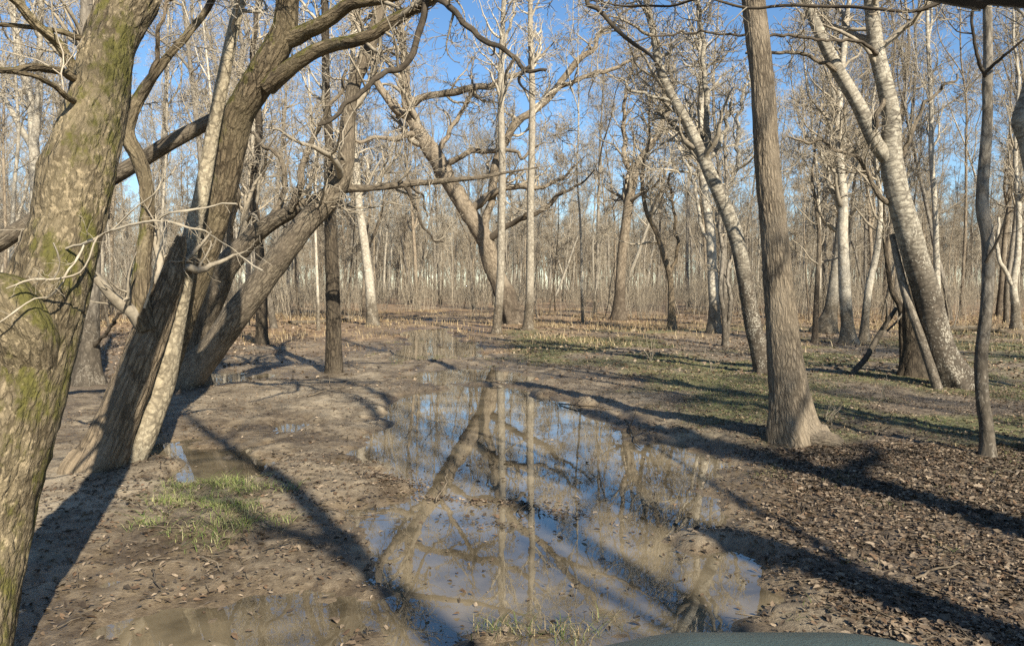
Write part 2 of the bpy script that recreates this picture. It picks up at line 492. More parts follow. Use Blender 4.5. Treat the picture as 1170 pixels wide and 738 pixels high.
def height(X, Y):
    X, Y = np.asarray(X, float), np.asarray(Y, float)
    far = sstep(30, 70, Y)
    z = 0.050 + 0.030 * fbm2(X * 0.45, Y * 0.45, 3, 5)
    right = sstep(-0.2, 2.2, X - redge(Y))
    left = sstep(0.0, 3.0, ledge(Y) - X)
    z = z + 0.085 * right + 0.06 * left + 0.05 * far + 0.05 * right * fbm2(X * 0.25 + 9, Y * 0.25, 3, 8)
    for P, dep, soft in PUD:
        c = P.mean(0); rad = np.linalg.norm(P - c, axis=1).max() + 2.5
        sel = (np.abs(X - c[0]) < rad) & (np.abs(Y - c[1]) < rad)
        if not sel.any(): continue
        xs, ys = X[sel], Y[sel]
        k = max(1.0, c[1] / 9.0)
        s = sdist(P, xs, ys) + 0.34 * k ** 0.5 * fbm2(xs * 1.5, ys * 1.5 / k, 4, 21, 0.6)
        w = 1 - sstep(-soft, soft * 0.75, s)
        zz = z[sel]
        z[sel] = zz * (1 - w) + (-dep + 0.012 * fbm2(xs * 1.1, ys * 1.1, 2, 33)) * w
    near = 1 - sstep(14, 30, np.hypot(X, Y))
    mud = 0.014 * fbm2(X * 2.3, Y * 2.3, 3, 41) + near * (0.011 * fbm2(X * 7.5, Y * 7.5, 3, 51, 0.55))
    clod = np.clip(fbm2(X * 3.1 + 4, Y * 3.1, 3, 61), 0.1, 2) - 0.1
    z = z + mud + 0.020 * near * clod
    # mud islands and raked-up debris breaking the water
    for (cx, cy, sx, sy, hh) in ISLES:
        e = ((X - cx) / sx) ** 2 + ((Y - cy) / sy) ** 2
        z = z + np.where(e < 6, hh * np.exp(-e) * (1 + 0.9 * fbm2(X * 5, Y * 5, 3, 71)), 0)
    return z

ISLES = []
for (px, py, w, d, hh) in [(600, 578, 0.26, 0.08, 0.060), (545, 574, 0.20, 0.06, 0.045), (645, 588, 0.18, 0.07, 0.058), (500, 570, 0.15, 0.06, 0.04), (560, 600, 0.25, 0.06, 0.03),
                           (770, 500, 0.30, 0.2, 0.04), (745, 492, 0.25, 0.2, 0.03), (660, 462, 0.4, 0.2, 0.06), (455, 555, 0.2, 0.2, 0.05), (570, 726, 0.5, 0.05, 0.03), (650, 728, 0.4, 0.05, 0.03),
                           (505, 394, 0.7, 0.35, 0.08), (575, 460, 0.3, 0.12, 0.06)]:
    g = gpt(px, py)
    ISLES.append((g[0], g[1], w, d, hh))

def axis(parts):
    out = [parts[0][0]]
    for a, b, n in parts:
        out += list(np.linspace(a, b, n + 1)[1:])
    return np.array(out)
xs = np.concatenate([-np.geomspace(900, 9.2, 40), np.linspace(-9, 9, 360), np.geomspace(9.2, 900, 40)])
ys = np.concatenate([-np.geomspace(300, 2.6, 34), np.linspace(-2.4, 2.9, 36)[1:], np.linspace(3, 11.5, 215), np.geomspace(11.56, 60, 130)[1:], np.geomspace(61, 1200, 40)])
GX, GY = np.meshgrid(xs, ys)
GZ = height(GX.ravel(), GY.ravel()).reshape(GX.shape)
nx, ny = len(xs), len(ys)
ii = np.arange(nx * ny).reshape(ny, nx)
gf = np.stack([ii[:-1, :-1], ii[:-1, 1:], ii[1:, 1:], ii[1:, :-1]], -1).reshape(-1, 4)
gme = mesh_from('ground', np.stack([GX, GY, GZ], -1).reshape(-1, 3), gf)
def height1(x, y): return float(height(np.array([x]), np.array([y]))[0])

def zones(X, Y):
    """leaf litter, green growth and dry tan cover, 0..1"""
    d = X - redge(Y)
    n = fbm2(X * 0.55, Y * 0.55, 4, 81)
    n2 = fbm2(X * 0.22 + 5, Y * 0.22, 3, 91)
    right = sstep(0.0, 0.9, d + 0.5 * n)
    left = sstep(0.2, 1.6, ledge(Y) - X + 0.6 * n)
    litter = right * (1 - 0.45 * sstep(8, 13, Y)) + 0.75 * left + 0.25 * sstep(0.1, 0.9, n) * sstep(2, 5, Y)
    green = sstep(0.0, 1.2, d) * sstep(6.0, 10.5, Y + 1.5 * n) * (1 - sstep(26, 40, Y)) * sstep(-0.45, 0.35, n + 0.7 * n2)
    tan = sstep(17, 30, Y + 5 * n) * (0.55 + 0.45 * sstep(-0.3, 0.5, n2))
    return np.clip(litter, 0, 1), np.clip(green, 0, 1), np.clip(tan, 0, 1)
zl, zg, zt = zones(GX.ravel(), GY.ravel())
att = gme.attributes.new('cover', 'FLOAT_COLOR', 'POINT')
att.data.foreach_set('color', np.stack([zl, zg, zt, np.ones_like(zl)], -1).astype(np.float32).ravel())

m, nt, b = newmat('mud_and_litter')
geo = nt.nodes.new('ShaderNodeNewGeometry')
pos = geo.outputs['Position']
sx = nt.nodes.new('ShaderNodeSeparateXYZ'); nt.links.new(pos, sx.inputs[0])
at_ = nt.nodes.new('ShaderNodeAttribute'); at_.attribute_name = 'cover'
sc_ = nt.nodes.new('ShaderNodeSeparateColor'); nt.links.new(at_.outputs['Color'], sc_.inputs[0])
n_a = noise_(nt, mapped(nt, pos, (1.0, 0.7, 1.0)), 1.5, 7, 0.62, 0.5)
n_b = noise_(nt, pos, 9.0, 6, 0.7)
n_c = noise_(nt, pos, 42.0, 4, 0.7)
n_e = noise_(nt, mapped(nt, pos, (1.0, 0.45, 1.0)), 0.55, 3, 0.5)
mixn = math_(nt, 'ADD', math_(nt, 'MULTIPLY', n_a, 0.56), math_(nt, 'ADD', math_(nt, 'MULTIPLY', n_b, 0.29), math_(nt, 'MULTIPLY', n_c, 0.15)))
n_d = noise_(nt, pos, 150.0, 3, 0.7)
mudc = ramp(nt, math_(nt, 'ADD', math_(nt, 'MULTIPLY', mixn, 0.92), math_(nt, 'MULTIPLY', n_d, 0.08)), [(0.39, (0.070, 0.053, 0.035)), (0.47, (0.16, 0.127, 0.085)), (0.55, (0.28, 0.228, 0.155)), (0.66, (0.36, 0.30, 0.21))])
litc = ramp(nt, math_(nt, 'ADD', math_(nt, 'MULTIPLY', n_c, 0.6), math_(nt, 'MULTIPLY', n_b, 0.4)), [(0.36, (0.028, 0.021, 0.015)), (0.5, (0.105, 0.080, 0.054)), (0.66, (0.26, 0.20, 0.137))])
grec = ramp(nt, math_(nt, 'ADD', math_(nt, 'MULTIPLY', n_c, 0.5), math_(nt, 'MULTIPLY', n_b, 0.5)), [(0.36, (0.045, 0.05, 0.018)), (0.52, (0.13, 0.13, 0.052)), (0.68, (0.27, 0.235, 0.12))])
tanc = ramp(nt, math_(nt, 'ADD', math_(nt, 'MULTIPLY', n_a, 0.5), math_(nt, 'MULTIPLY', n_b, 0.5)), [(0.36, (0.085, 0.057, 0.033)), (0.5, (0.22, 0.145, 0.08)), (0.66, (0.39, 0.26, 0.14))])
col = mix(nt, sc_.outputs[0], mudc, litc)
col = mix(nt, sc_.outputs[2], col, tanc)
col = mix(nt, math_(nt, 'MULTIPLY', sc_.outputs[1], 0.9), col, grec)
wet = ramp(nt, math_(nt, 'ADD', math_(nt, 'ADD', math_(nt, 'MULTIPLY', sx.outputs['Z'], 6.0), math_(nt, 'MULTIPLY', math_(nt, 'SUBTRACT', n_b, 0.5), 0.5)), math_(nt, 'MULTIPLY', math_(nt, 'SUBTRACT', n_e, 0.5), 1.1)), [(0.05, G3(1.0)), (0.55, G3(0.0))])
wcol = mix(nt, wet, G3(1.0), (0.64, 0.60, 0.55))
col = mix(nt, 1.0, col, wcol, 'MULTIPLY')
nt.links.new(col, b.inputs['Base Color'])
rg = nt.nodes.new('ShaderNodeMapRange'); nt.links.new(wet, rg.inputs[0])
rg.inputs[3].default_value = 0.85; rg.inputs[4].default_value = 0.33
nt.links.new(rg.outputs[0], b.inputs['Roughness'])
b.inputs['Specular IOR Level'].default_value = 0.35
bp = N_(nt, 'ShaderNodeBump', Strength=0.8, Distance=0.022)
nt.links.new(math_(nt, 'ADD', math_(nt, 'ADD', n_b, math_(nt, 'MULTIPLY', n_c, 0.6)), math_(nt, 'MULTIPLY', n_d, 0.25)), bp.inputs['Height'])
nt.links.new(bp.outputs[0], b.inputs['Normal'])
ground = tag(link('ground', gme, m), 'muddy woodland floor with a rutted track and fallen leaves', kind='structure')

# ------------------------------------------------------------------ water in the puddles, one level for all
m, nt, b = newmat('puddle_water')
nt.nodes.remove(b)
tc = nt.nodes.new('ShaderNodeNewGeometry')
wv = noise_(nt, mapped(nt, tc.outputs['Position'], (5, 2.2, 1)), 1.0, 3, 0.5)
bp = N_(nt, 'ShaderNodeBump', Strength=0.05, Distance=0.012)
nt.links.new(wv, bp.inputs['Height'])
fr = N_(nt, 'ShaderNodeFresnel', IOR=1.8)
nt.links.new(bp.outputs[0], fr.inputs['Normal'])
gl = N_(nt, 'ShaderNodeBsdfGlossy', Roughness=0.015); gl.inputs['Color'].default_value = (0.97, 0.97, 0.97, 1)
nt.links.new(bp.outputs[0], gl.inputs['Normal'])
tr = nt.nodes.new('ShaderNodeBsdfTransparent'); tr.inputs['Color'].default_value = (0.90, 0.83, 0.70, 1)
df = nt.nodes.new('ShaderNodeBsdfDiffuse'); df.inputs['Color'].default_value = (0.33, 0.265, 0.165, 1)
silt = ramp(nt, noise_(nt, tc.outputs['Position'], 1.1, 5, 0.6), [(0.35, G3(0.15)), (0.65, G3(0.6))])
m1 = nt.nodes.new('ShaderNodeMixShader'); nt.links.new(silt, m1.inputs[0]); nt.links.new(tr.outputs[0], m1.inputs[1]); nt.links.new(df.outputs[0], m1.inputs[2])
m2 = nt.nodes.new('ShaderNodeMixShader'); nt.links.new(fr.outputs[0], m2.inputs[0]); nt.links.new(m1.outputs[0], m2.inputs[1]); nt.links.new(gl.outputs[0], m2.inputs[2])
nt.links.new(m2.outputs[0], nt.nodes['Material Output'].inputs['Surface'])
wv_ = np.array([[-8, 2.2, 0], [5, 2.2, 0], [5, 40, 0], [-8, 40, 0]], float)
tag(link('water', mesh_from('water', wv_, np.array([[0, 1, 2, 3]]), False), m), 'still brown puddle water mirroring trees and blue sky', kind='structure')

# ------------------------------------------------------------------ trees traced at their own distances
HERO_BASES = []
def path3(pts):
    """(px, py, metres away, width in pixels) -> points and radii"""
    P = np.array([at(a, b_, d) for a, b_, d, w in pts])
    R = np.array([w * d / F / 2 for a, b_, d, w in pts])
    return P, R

def extend(rng, P, R, L, up=0.5, wig=0.12, rend=0.03, dirn=None, n=9):
    d = nrm(P[-1] - P[-2]) if dirn is None else nrm(np.array(dirn, float))
    q, r = [P[-1]], [R[-1]]
    for k in range(n):
        d = nrm(d + rng.normal(size=3) * wig + np.array([0, 0, up * 0.25]))
        q.append(q[-1] + d * L / n)
        r.append(R[-1] + (rend - R[-1]) * (k + 1) / n)
    return np.concatenate([P, q[1:]]), np.concatenate([R, r[1:]])

def tree(name, label, mat, pts=None, P=None, R=None, ext=None, limbs=(), spec=None, twig=None, seed=1, S=24, step=None, amp=0.0, freq=(9, 2.2),
         flare=0.35, lump=0.06, category='tree', group=None, base=True, stems=(), lobes=5, limb_twigs=True, limb_mat=None):
    rng = np.random.default_rng(seed)
    if P is None: P, R = path3(pts)
    if base:                                    # carry the foot a little into the soil
        gz = height1(P[0][0], P[0][1])
        p0 = P[0].copy(); p0[2] = gz
        k = 0
        P = np.concatenate([[p0 - np.array([0, 0, 0.28])], [p0], P[1:]]) if abs(P[0][2] - gz) < 0.6 else np.concatenate([[p0 - np.array([0, 0, 0.28])], [p0], P])
        R = np.concatenate([[R[0]], [R[0]], R[1:]]) if len(R) == len(P) - 1 else np.concatenate([[R[0] * 1.05], [R[0] * 1.05], R])
        HERO_BASES.append((p0[0], p0[1]))
        org = p0
    else:
        org = P[0]
    npix = len(P)
    if ext: P, R = extend(rng, P, R, **ext)
    step = step or max(R[0] * 0.45, 0.03)
    p, r = resample(P, R, step, 320)
    root = link(name, None, loc=tuple(org))
    v, f = trunk_geo(p, r, S, amp, freq, flare if base else 0.0, lobes, seed, lump)
    link('trunk', bark_mesh(name + '_trunk', v - org, f), mat, root)
    allst = [(p, r)]
    for k, L in enumerate(stems):               # further boles from the same foot
        q, s = (L['P'], L['R']) if 'P' in L else path3(L['pts'])
        if L.get('root'):
            g0 = q[0].copy(); g0[2] = height1(g0[0], g0[1])
            q = np.concatenate([[g0 - np.array([0, 0, 0.28])], [g0], q[1:]]); s = np.concatenate([[s[0]], [s[0]], s[1:]])
        if L.get('ext'): q, s = extend(rng, q, s, **L['ext'])
        q, s = resample(q, s, max(s[0] * 0.5, 0.03), 280)
        v, f = trunk_geo(q, s, L.get('S', S), L.get('amp', amp), freq, L.get('flare', 0.3) if L.get('root') else 0.0, 4, seed + 31 + k, lump, cap=L.get('cap', False))
        o = link('trunk', bark_mesh(name + '_stem', v - org, f), L.get('mat', mat), root)
        if L.get('label'): o['label'] = L['label']
        if L.get('twigs', True): allst.append((q, s))
    lst = []
    for k, L in enumerate(limbs):
        q, s = (L['P'], L['R']) if 'P' in L else path3(L['pts'])
        if L.get('ext'): q, s = extend(rng, q, s, **L['ext'])
        q, s = resample(q, s, max(s[0] * 0.9, 0.03), 160)
        if L.get('wob'):
            w = L['wob']; t = np.linspace(0, len(q) * 0.25, len(q))
            q = q + w * np.stack([vnoise2(t, 3.0 + k, seed), vnoise2(t, 7.0 + k, seed), vnoise2(t, 11.0 + k, seed)], -1) * np.linspace(0, 1, len(q))[:, None]
        t = np.cumsum(np.concatenate([[0], np.linalg.norm(np.diff(q, axis=0), axis=1)])) / max(s[0] * 7.0, 0.05)
        kk = np.stack([vnoise2(t, 31.0 + k, seed) + 0.5 * vnoise2(t * 2.7, 41.0 + k, seed + c) for c in range(3)], -1)
        q = q + kk * (s * L.get('kink', 0.7))[:, None] * np.minimum(1, np.arange(len(q)) / 3.0)[:, None]
        v, f = trunk_geo(q, s, max(8, S // 2) if s[0] > 0.012 else 6, amp * 0.5, freq, 0, 4, seed + 61 + k, lump * 1.3)
        if L.get('fuzz'):
            c = spawn(rng, q[None], s[None], L['fuzz'], 0.1, 1.0, (30, 70), (0.06, 0.26), 6, 0.25, 0.02, (0.4, 0.7), 0.0009)
            v2, f2 = tubes(*c, 4); f = np.concatenate([f, f2 + len(v)]); v = np.concatenate([v, v2])
            c = spawn(rng, c[0], c[1], L['fuzz'] * 2, 0.2, 1.0, (30, 70), (0.03, 0.10), 4, 0.25, 0.02, (0.6, 0.9), 0.0008)
            v2, f2 = tubes(*c, 3); f = np.concatenate([f, f2 + len(v)]); v = np.concatenate([v, v2])
        o = link('limb', bark_mesh(name + '_limb', v - org, f), L.get('mat', limb_mat or mat), root)
        if L.get('label'): o['label'] = L['label']
        if L.get('twigs', True): lst.append((q, s))
    if spec:
        g = Geo()
        for st, sp in ((allst, spec.get('trunk')), (lst, spec.get('limb'))):
            if st and sp:
                gg = crown_geo(rng, st, sp)
                v, f = gg.data(); g.add(v, f)
        if g.n:
            v, f = g.data()
            link('crown', mesh_from(name + '_crown', v - org, f), twig or M['twig'], root)
    return tag(root, label, category, group)

CS = crown_spec
# the mossy leaning tree close on the left
tree('mossy_tree', 'thick mossy leaning trunk nearest the camera at the left edge', M['mossy'],
     [(-50, 798, 3.3, 92), (-40, 738, 3.32, 88), (-16, 600, 3.45, 92), (8, 500, 3.5, 92), (33, 410, 3.6, 90), (52, 335, 3.65, 86), (76, 260, 3.75, 72),
      (86, 205, 3.8, 77), (113, 112, 3.95, 60), (124, 52, 4.05, 52), (150, 0, 4.2, 56), (172, -50, 4.3, 50)],
     ext=dict(L=7.5, up=0.9, wig=0.10, rend=0.05), seed=3, S=72, step=0.020, amp=0.014, freq=(16, 8), lump=0.08, flare=0.1,
     limbs=[dict(pts=[(92, 92, 3.95, 12), (74, 66, 3.9, 10.5), (52, 42, 3.8, 9.5), (30, 14, 3.7, 9), (8, -12, 3.6, 8), (-40, -60, 3.4, 6)], ext=dict(L=1.5, up=0.2, rend=0.006)),
            dict(pts=[(93, 92, 3.9, 9), (70, 84, 3.75, 8), (42, 78, 3.6, 7.5), (16, 80, 3.5, 6.5), (-12, 80, 3.4, 6), (-60, 70, 3.3, 5)], ext=dict(L=1.2, up=0.1, rend=0.005), mat=M['darkmoss']),
            dict(pts=[(88, 116, 3.8, 6.5), (78, 113, 3.7, 5), (60, 98, 3.6, 4.2), (40, 86, 3.5, 3.6), (14, 83, 3.4, 3)], mat=M['darkmoss']),
            dict(pts=[(98, 46, 4.0, 6), (86, 42, 3.9, 5), (50, 34, 3.8, 4), (0, 27, 3.7, 3.6), (-40, 20, 3.6, 3)], mat=M['darkmoss']),
            dict(pts=[(34, 500, 3.62, 20), (36, 450, 3.6, 60), (28, 385, 3.5, 74), (10, 345, 3.44, 62), (-2, 326, 3.43, 44), (-8, 314, 3.42, 16)], twigs=False, kink=0.05, label='broken shoulder of a lost stem thick with moss'),
            dict(pts=[(70, 285, 3.6, 2.6), (96, 279, 3.5, 2.4), (128, 263, 3.4, 2.1), (160, 254, 3.3, 1.8), (190, 251, 3.25, 1.4), (228, 263, 3.2, 1.1), (262, 284, 3.15, 0.8), (300, 306, 3.1, 0.5)], mat=M['bleached'], label='thin bleached dead branch', wob=0.02, twigs=False, fuzz=9, kink=1.6),
            dict(pts=[(112, 270, 3.45, 1.8), (92, 306, 3.4, 1.6), (62, 318, 3.35, 1.4), (30, 316, 3.3, 1.2), (0, 322, 3.25, 1.0)], mat=M['bleached'], label='thin bleached dead branch', twigs=False, wob=0.05, fuzz=7, kink=1.6),
            dict(pts=[(96, 279, 3.5, 1.6), (80, 312, 3.45, 1.4), (52, 336, 3.4, 1.3), (24, 352, 3.35, 1.1), (-4, 364, 3.3, 0.8)], mat=M['bleached'], label='thin bleached dead branch', twigs=False, wob=0.05, fuzz=7, kink=1.6),
            dict(pts=[(128, 263, 3.4, 1.2), (150, 240, 3.38, 1.0), (172, 226, 3.36, 0.8), (180, 212, 3.36, 0.6)], mat=M['bleached'], label='thin bleached dead twig', twigs=False, wob=0.04, fuzz=4, kink=1.6),
            dict(pts=[(62, 318, 3.35, 1.2), (70, 300, 3.3, 1.0), (64, 284, 3.28, 0.8)], mat=M['bleached'], label='thin bleached dead twig', twigs=False, wob=0.03),
            dict(pts=[(180, 252, 3.27, 1.3), (194, 244, 3.25, 1.1), (232, 238, 3.22, 0.9), (262, 226, 3.2, 0.6)], mat=M['bleached'], twigs=False, label='thin bleached dead twig', wob=0.04, fuzz=4, kink=1.6)],
     spec=dict(trunk=CS(9, 2.6, 0.003, tmin=0.62, wig=0.3, k2=7, k3=6), limb=CS(12, 0.6, 0.0022, tmin=0.3, wig=0.35, k2=4, k3=4)))

# twin trunks standing in the puddle on the left: rough and smooth
tree('rough_tree', 'rough furrowed trunk leaning right out of the left puddle with broken top', M['furrowed'],
     [(106, 546, 7.3, 44), (117, 520, 7.32, 42), (138, 470, 7.45, 41), (157, 420, 7.55, 38), (174, 376, 7.65, 37), (184, 350, 7.7, 33), (196, 318, 7.75, 26), (202, 292, 7.8, 17), (207, 270, 7.8, 8)],
     seed=5, S=56, step=0.03, amp=0.02, freq=(13, 3.0), flare=0.36, lump=0.09,
     stems=[dict(pts=[(170, 378, 7.55, 24), (161, 345, 7.55, 22), (163, 300, 7.6, 17), (167, 262, 7.65, 15), (167, 215, 7.7, 15), (160, 184, 7.7, 15), (145, 155, 7.7, 17), (150, 132, 7.7, 14), (164, 104, 7.7, 11), (190, 68, 7.7, 8), (214, 40, 7.7, 7), (236, 12, 7.7, 6)],
                 ext=dict(L=3, up=0.5, rend=0.01), label='twisted upper stem', mat=M['darkmoss'], S=24)],
     limbs=[dict(pts=[(165, 352, 7.4, 2.4), (174, 322, 7.35, 2.0), (178, 300, 7.3, 1.6), (190, 262, 7.3, 1.0)], mat=M['bleached'], twigs=False, label='bleached stick'),
            dict(pts=[(144, 158, 7.7, 8), (128, 150, 7.5, 6), (110, 132, 7.4, 4), (86, 120, 7.3, 3)], wob=0.05),
            dict(pts=[(165, 100, 7.7, 5), (180, 60, 7.6, 4), (186, 30, 7.5, 3), (202, -10, 7.5, 2)], wob=0.05)],
     spec=dict(trunk=CS(16, 1.5, 0.003, tmin=0.5, wig=0.35, k2=6, k3=5), limb=CS(8, 0.8, 0.003, wig=0.35, k2=4, k3=4)))
tree('smooth_tree', 'smooth pale trunk rising from the puddle, pressed against a rougher one', M['smooth'],
     [(148, 534, 7.6, 33), (162, 500, 7.65, 30), (184, 440, 7.8, 29), (197, 376, 7.9, 26), (210, 313, 8.0, 22), (223, 250, 8.3, 18), (229, 228, 8.3, 17), (243, 152, 8.4, 15), (254, 95, 8.4, 14), (266, 38, 8.5, 13), (275, 0, 8.5, 12), (286, -60, 8.6, 11)],
     ext=dict(L=6, up=0.6, rend=0.02), seed=7, S=32, step=0.04, flare=0.2, lump=0.05, amp=0.003,
     spec=dict(trunk=CS(22, 2.0, 0.003, tmin=0.38, wig=0.3, k2=6, k3=6)), twig=M['twig_pale'])
# the dark forked tree behind them, its limbs reaching right over the track
tree('forked_tree', 'dark mossy forked tree with long limbs reaching over the track', M['darkmoss'],
     [(166, 500, 9.2, 30), (184, 440, 9.2, 28), (200, 388, 9.2, 28), (218, 338, 9.2, 28), (236, 287, 9.1, 29), (247, 247, 9.0, 31), (257, 209, 8.9, 31), (264, 171, 8.8, 32), (273, 133, 8.7, 34), (288, 106, 8.6, 35), (308, 72, 8.5, 33), (324, 38, 8.4, 28), (329, 0, 8.3, 25), (330, -50, 8.2, 24)],
     ext=dict(L=7, up=0.6, rend=0.03), seed=9, S=48, step=0.04, amp=0.014, freq=(14, 4), lump=0.07, flare=0.15,
     limbs=[dict(pts=[(330, 45, 8.4, 20), (354, 37, 8.3, 17), (376, 22, 8.2, 16), (392, 7, 8.1, 15), (412, -2, 8.0, 14), (450, -4, 7.9, 12), (500, -16, 7.8, 10)], ext=dict(L=2.5, up=0.2, rend=0.015), wob=0.04),
            dict(pts=[(306, 100, 8.5, 20), (330, 78, 8.35, 17), (354, 63, 8.2, 16), (384, 53, 8.1, 15), (414, 42, 7.9, 14), (444, 28, 7.8, 13), (480, 8, 7.7, 10), (505, -6, 7.6, 9)], ext=dict(L=2.5, up=0.2, rend=0.015), wob=0.03),
            dict(pts=[(484, -8, 7.6, 8), (482, 14, 7.55, 7), (474, 46, 7.5, 7), (463, 72, 7.45, 6.5), (436, 88, 7.4, 5.5), (406, 110, 7.3, 5), (384, 132, 7.2, 4), (366, 146, 7.2, 3)], label='drooping dark branch', wob=0.04, mat=M['twig_dark']),
            dict(pts=[(484, -12, 7.6, 8), (504, 1, 7.4, 6.5), (530, 24, 7.2, 6), (556, 46, 7.1, 5.5), (588, 64, 7.0, 5), (604, 77, 6.9, 4), (624, 82, 6.85, 3)], label='drooping dark branch', wob=0.03, mat=M['twig_dark']),
            dict(pts=[(604, 77, 6.9, 2.6), (594, 90, 6.9, 2.6), (598, 100, 6.85, 2.2), (612, 108, 6.8, 1.5)], mat=M['twig_dark'], wob=0.02),
            dict(pts=[(588, 66, 7.0, 3), (578, 84, 7.0, 2.6), (579, 96, 7.0, 2)], mat=M['twig_dark'], wob=0.02)],
     spec=dict(trunk=CS(12, 2.6, 0.0035, tmin=0.72, wig=0.3, k2=6, k3=5), limb=CS(34, 0.9, 0.0028, tmin=0.25, wig=0.34, k2=5, k3=4)))
# dead log lodged across them
tree('lodged_log', 'dead bare log leaning diagonally behind the mossy tree, lodged in a fork', M['greybrown'],
     [(-440, 500, 9.4, 24), (-200, 385, 9.1, 22), (-20, 288, 8.9, 20), (60, 240, 8.85, 19), (130, 202, 8.8, 18), (190, 166, 8.75, 17), (246, 136, 8.75, 15), (268, 122, 8.75, 11)],
     seed=11, S=24, flare=0, lump=0.08, amp=0.006, category='log',
     limbs=[dict(pts=[(128, 203, 8.7, 6), (120, 228, 8.6, 4), (124, 250, 8.5, 3)], twigs=False)])
# the two trunks bowed to the right
tree('bowed_tree', 'dark trunk bowed right in an arch, with a long level branch', M['greybrown'],
     [(206, 446, 13.4, 38), (238, 405, 13.3, 31), (276, 352, 13.2, 29), (314, 302, 13.1, 27), (344, 261, 13.0, 26), (371, 232, 13.0, 25), (387, 210, 13.0, 21), (394, 188, 13.0, 18), (397, 163, 13.0, 17), (398, 137, 13.0, 16), (405, 95, 13.0, 15), (420, 61, 13.0, 14), (431, 23, 13.0, 12), (438, -10, 13, 11)],
     ext=dict(L=6, up=0.5, rend=0.02), seed=13, S=36, amp=0.012, freq=(12, 3), lump=0.10,
     stems=[dict(pts=[(216, 432, 13.8, 36), (224, 385, 13.8, 34), (245, 325, 13.7, 34), (275, 284, 13.6, 23), (306, 257, 13.5, 18), (337, 240, 13.4, 15), (364, 226, 13.3, 12), (390, 217, 13.2, 9), (424, 215, 13.1, 7.5), (460, 211, 13.0, 7), (504, 207, 12.9, 6), (548, 203, 12.8, 4)],
                 root=True, ext=dict(L=1.0, up=0.1, rend=0.01))],
     limbs=[dict(pts=[(333, 240, 13.3, 9), (342, 216, 13.2, 8), (350, 182, 13.2, 7), (359, 156, 13.2, 6), (368, 142, 13.1, 5), (385, 110, 13, 4), (394, 80, 13, 3)], wob=0.06),
            dict(pts=[(264, 295, 13.6, 10), (262, 262, 13.5, 7), (270, 222, 13.4, 6), (262, 190, 13.3, 4), (240, 160, 13.2, 3)], wob=0.1),
            dict(pts=[(306, 255, 13.5, 7), (322, 226, 13.5, 6), (320, 190, 13.5, 5), (304, 165, 13.5, 4), (284, 150, 13.5, 3)], wob=0.08),
            dict(pts=[(462, 212, 13, 4), (470, 222, 12.9, 3.6), (476, 242, 12.9, 3), (488, 262, 12.9, 2.4), (504, 278, 12.9, 1.6)], wob=0.05, mat=M['twig_dark']),
            dict(pts=[(470, 214, 13, 3), (484, 226, 12.9, 2.4), (487, 246, 12.9, 1.6)], wob=0.05, mat=M['twig_dark'])],
     spec=dict(trunk=CS(38, 2.2, 0.005, tmin=0.30, wig=0.36, k2=6, k3=5), limb=CS(18, 1.1, 0.0045, tmin=0.2, wig=0.36, k2=5, k3=4)))
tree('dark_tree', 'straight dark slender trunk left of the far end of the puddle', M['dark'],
     [(382, 428, 15.8, 19), (381, 371, 15.8, 16.5), (379, 295, 15.8, 15), (377, 238, 15.8, 13), (376, 163, 15.8, 10), (373, 114, 15.8, 9), (372, 57, 15.8, 8.5), (371, 0, 15.8, 8)],
     ext=dict(L=5, up=0.5, rend=0.02), seed=15, S=28, amp=0.010, freq=(12, 3), flare=0.2, limb_mat=M['greybrown'],
     spec=dict(trunk=CS(30, 2.0, 0.005, tmin=0.42, wig=0.34, k2=6, k3=5)), twig=M['twig_pale'])
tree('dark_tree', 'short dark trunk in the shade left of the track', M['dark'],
     [(299, 396, 23, 14), (299, 336, 23, 12), (296, 280, 23, 10), (290, 220, 23, 9), (296, 150, 23, 8), (290, 80, 23, 6.5)], ext=dict(L=4, up=0.6, rend=0.02), seed=16, S=20, amp=0.008, flare=0.25,
     spec=dict(trunk=CS(26, 2.6, 0.007, tmin=0.3, k2=6, k3=5)))
tree('grey_tree', 'leaning grey trunk beside the short dark trunk in the shade', M['mid'],
     [(313, 376, 32, 8), (304, 330, 32, 8), (292, 290, 32, 7), (286, 230, 32, 7), (282, 150, 32, 6), (276, 70, 32, 5)], ext=dict(L=5, up=0.6, rend=0.02), seed=17, S=16, flare=0.2,
     spec=dict(trunk=CS(26, 3.0, 0.009, tmin=0.3, k2=6, k3=5)))
tree('pale_tree', 'sunlit pale trunk beyond the bowed tree, left of the far puddle', M['pale'],
     [(426, 373, 36, 13), (423, 330, 36, 10.5), (418, 290, 36, 10), (411, 240, 36, 9), (406, 180, 36, 8), (402, 110, 36, 7), (404, 40, 36, 6)], ext=dict(L=5, up=0.6, rend=0.02), seed=18, S=20, flare=0.3,
     spec=dict(trunk=CS(32, 3.2, 0.009, tmin=0.32, k2=6, k3=6)), twig=M['twig_pale'])
tree('grey_tree', 'grey trunk with flared foot half hidden behind the mossy tree', M['mid'],
     [(98, 446, 13.3, 34), (100, 415, 13.3, 25), (101, 360, 13.3, 22), (104, 300, 13.4, 20), (103, 230, 13.4, 18), (99, 150, 13.5, 15), (98, 70, 13.5, 14), (99, 0, 13.5, 13)], ext=dict(L=6, up=0.6, rend=0.02), seed=19, S=28, flare=0.35, amp=0.006,
     limbs=[dict(pts=[(108, 395, 13.2, 4), (125, 374, 12.9, 4), (140, 356, 12.7, 3.5), (148, 336, 12.6, 2.5)], mat=M['twig_dark'], wob=0.05)],
     spec=dict(trunk=CS(24, 2.6, 0.005, tmin=0.4, k2=6, k3=5)))
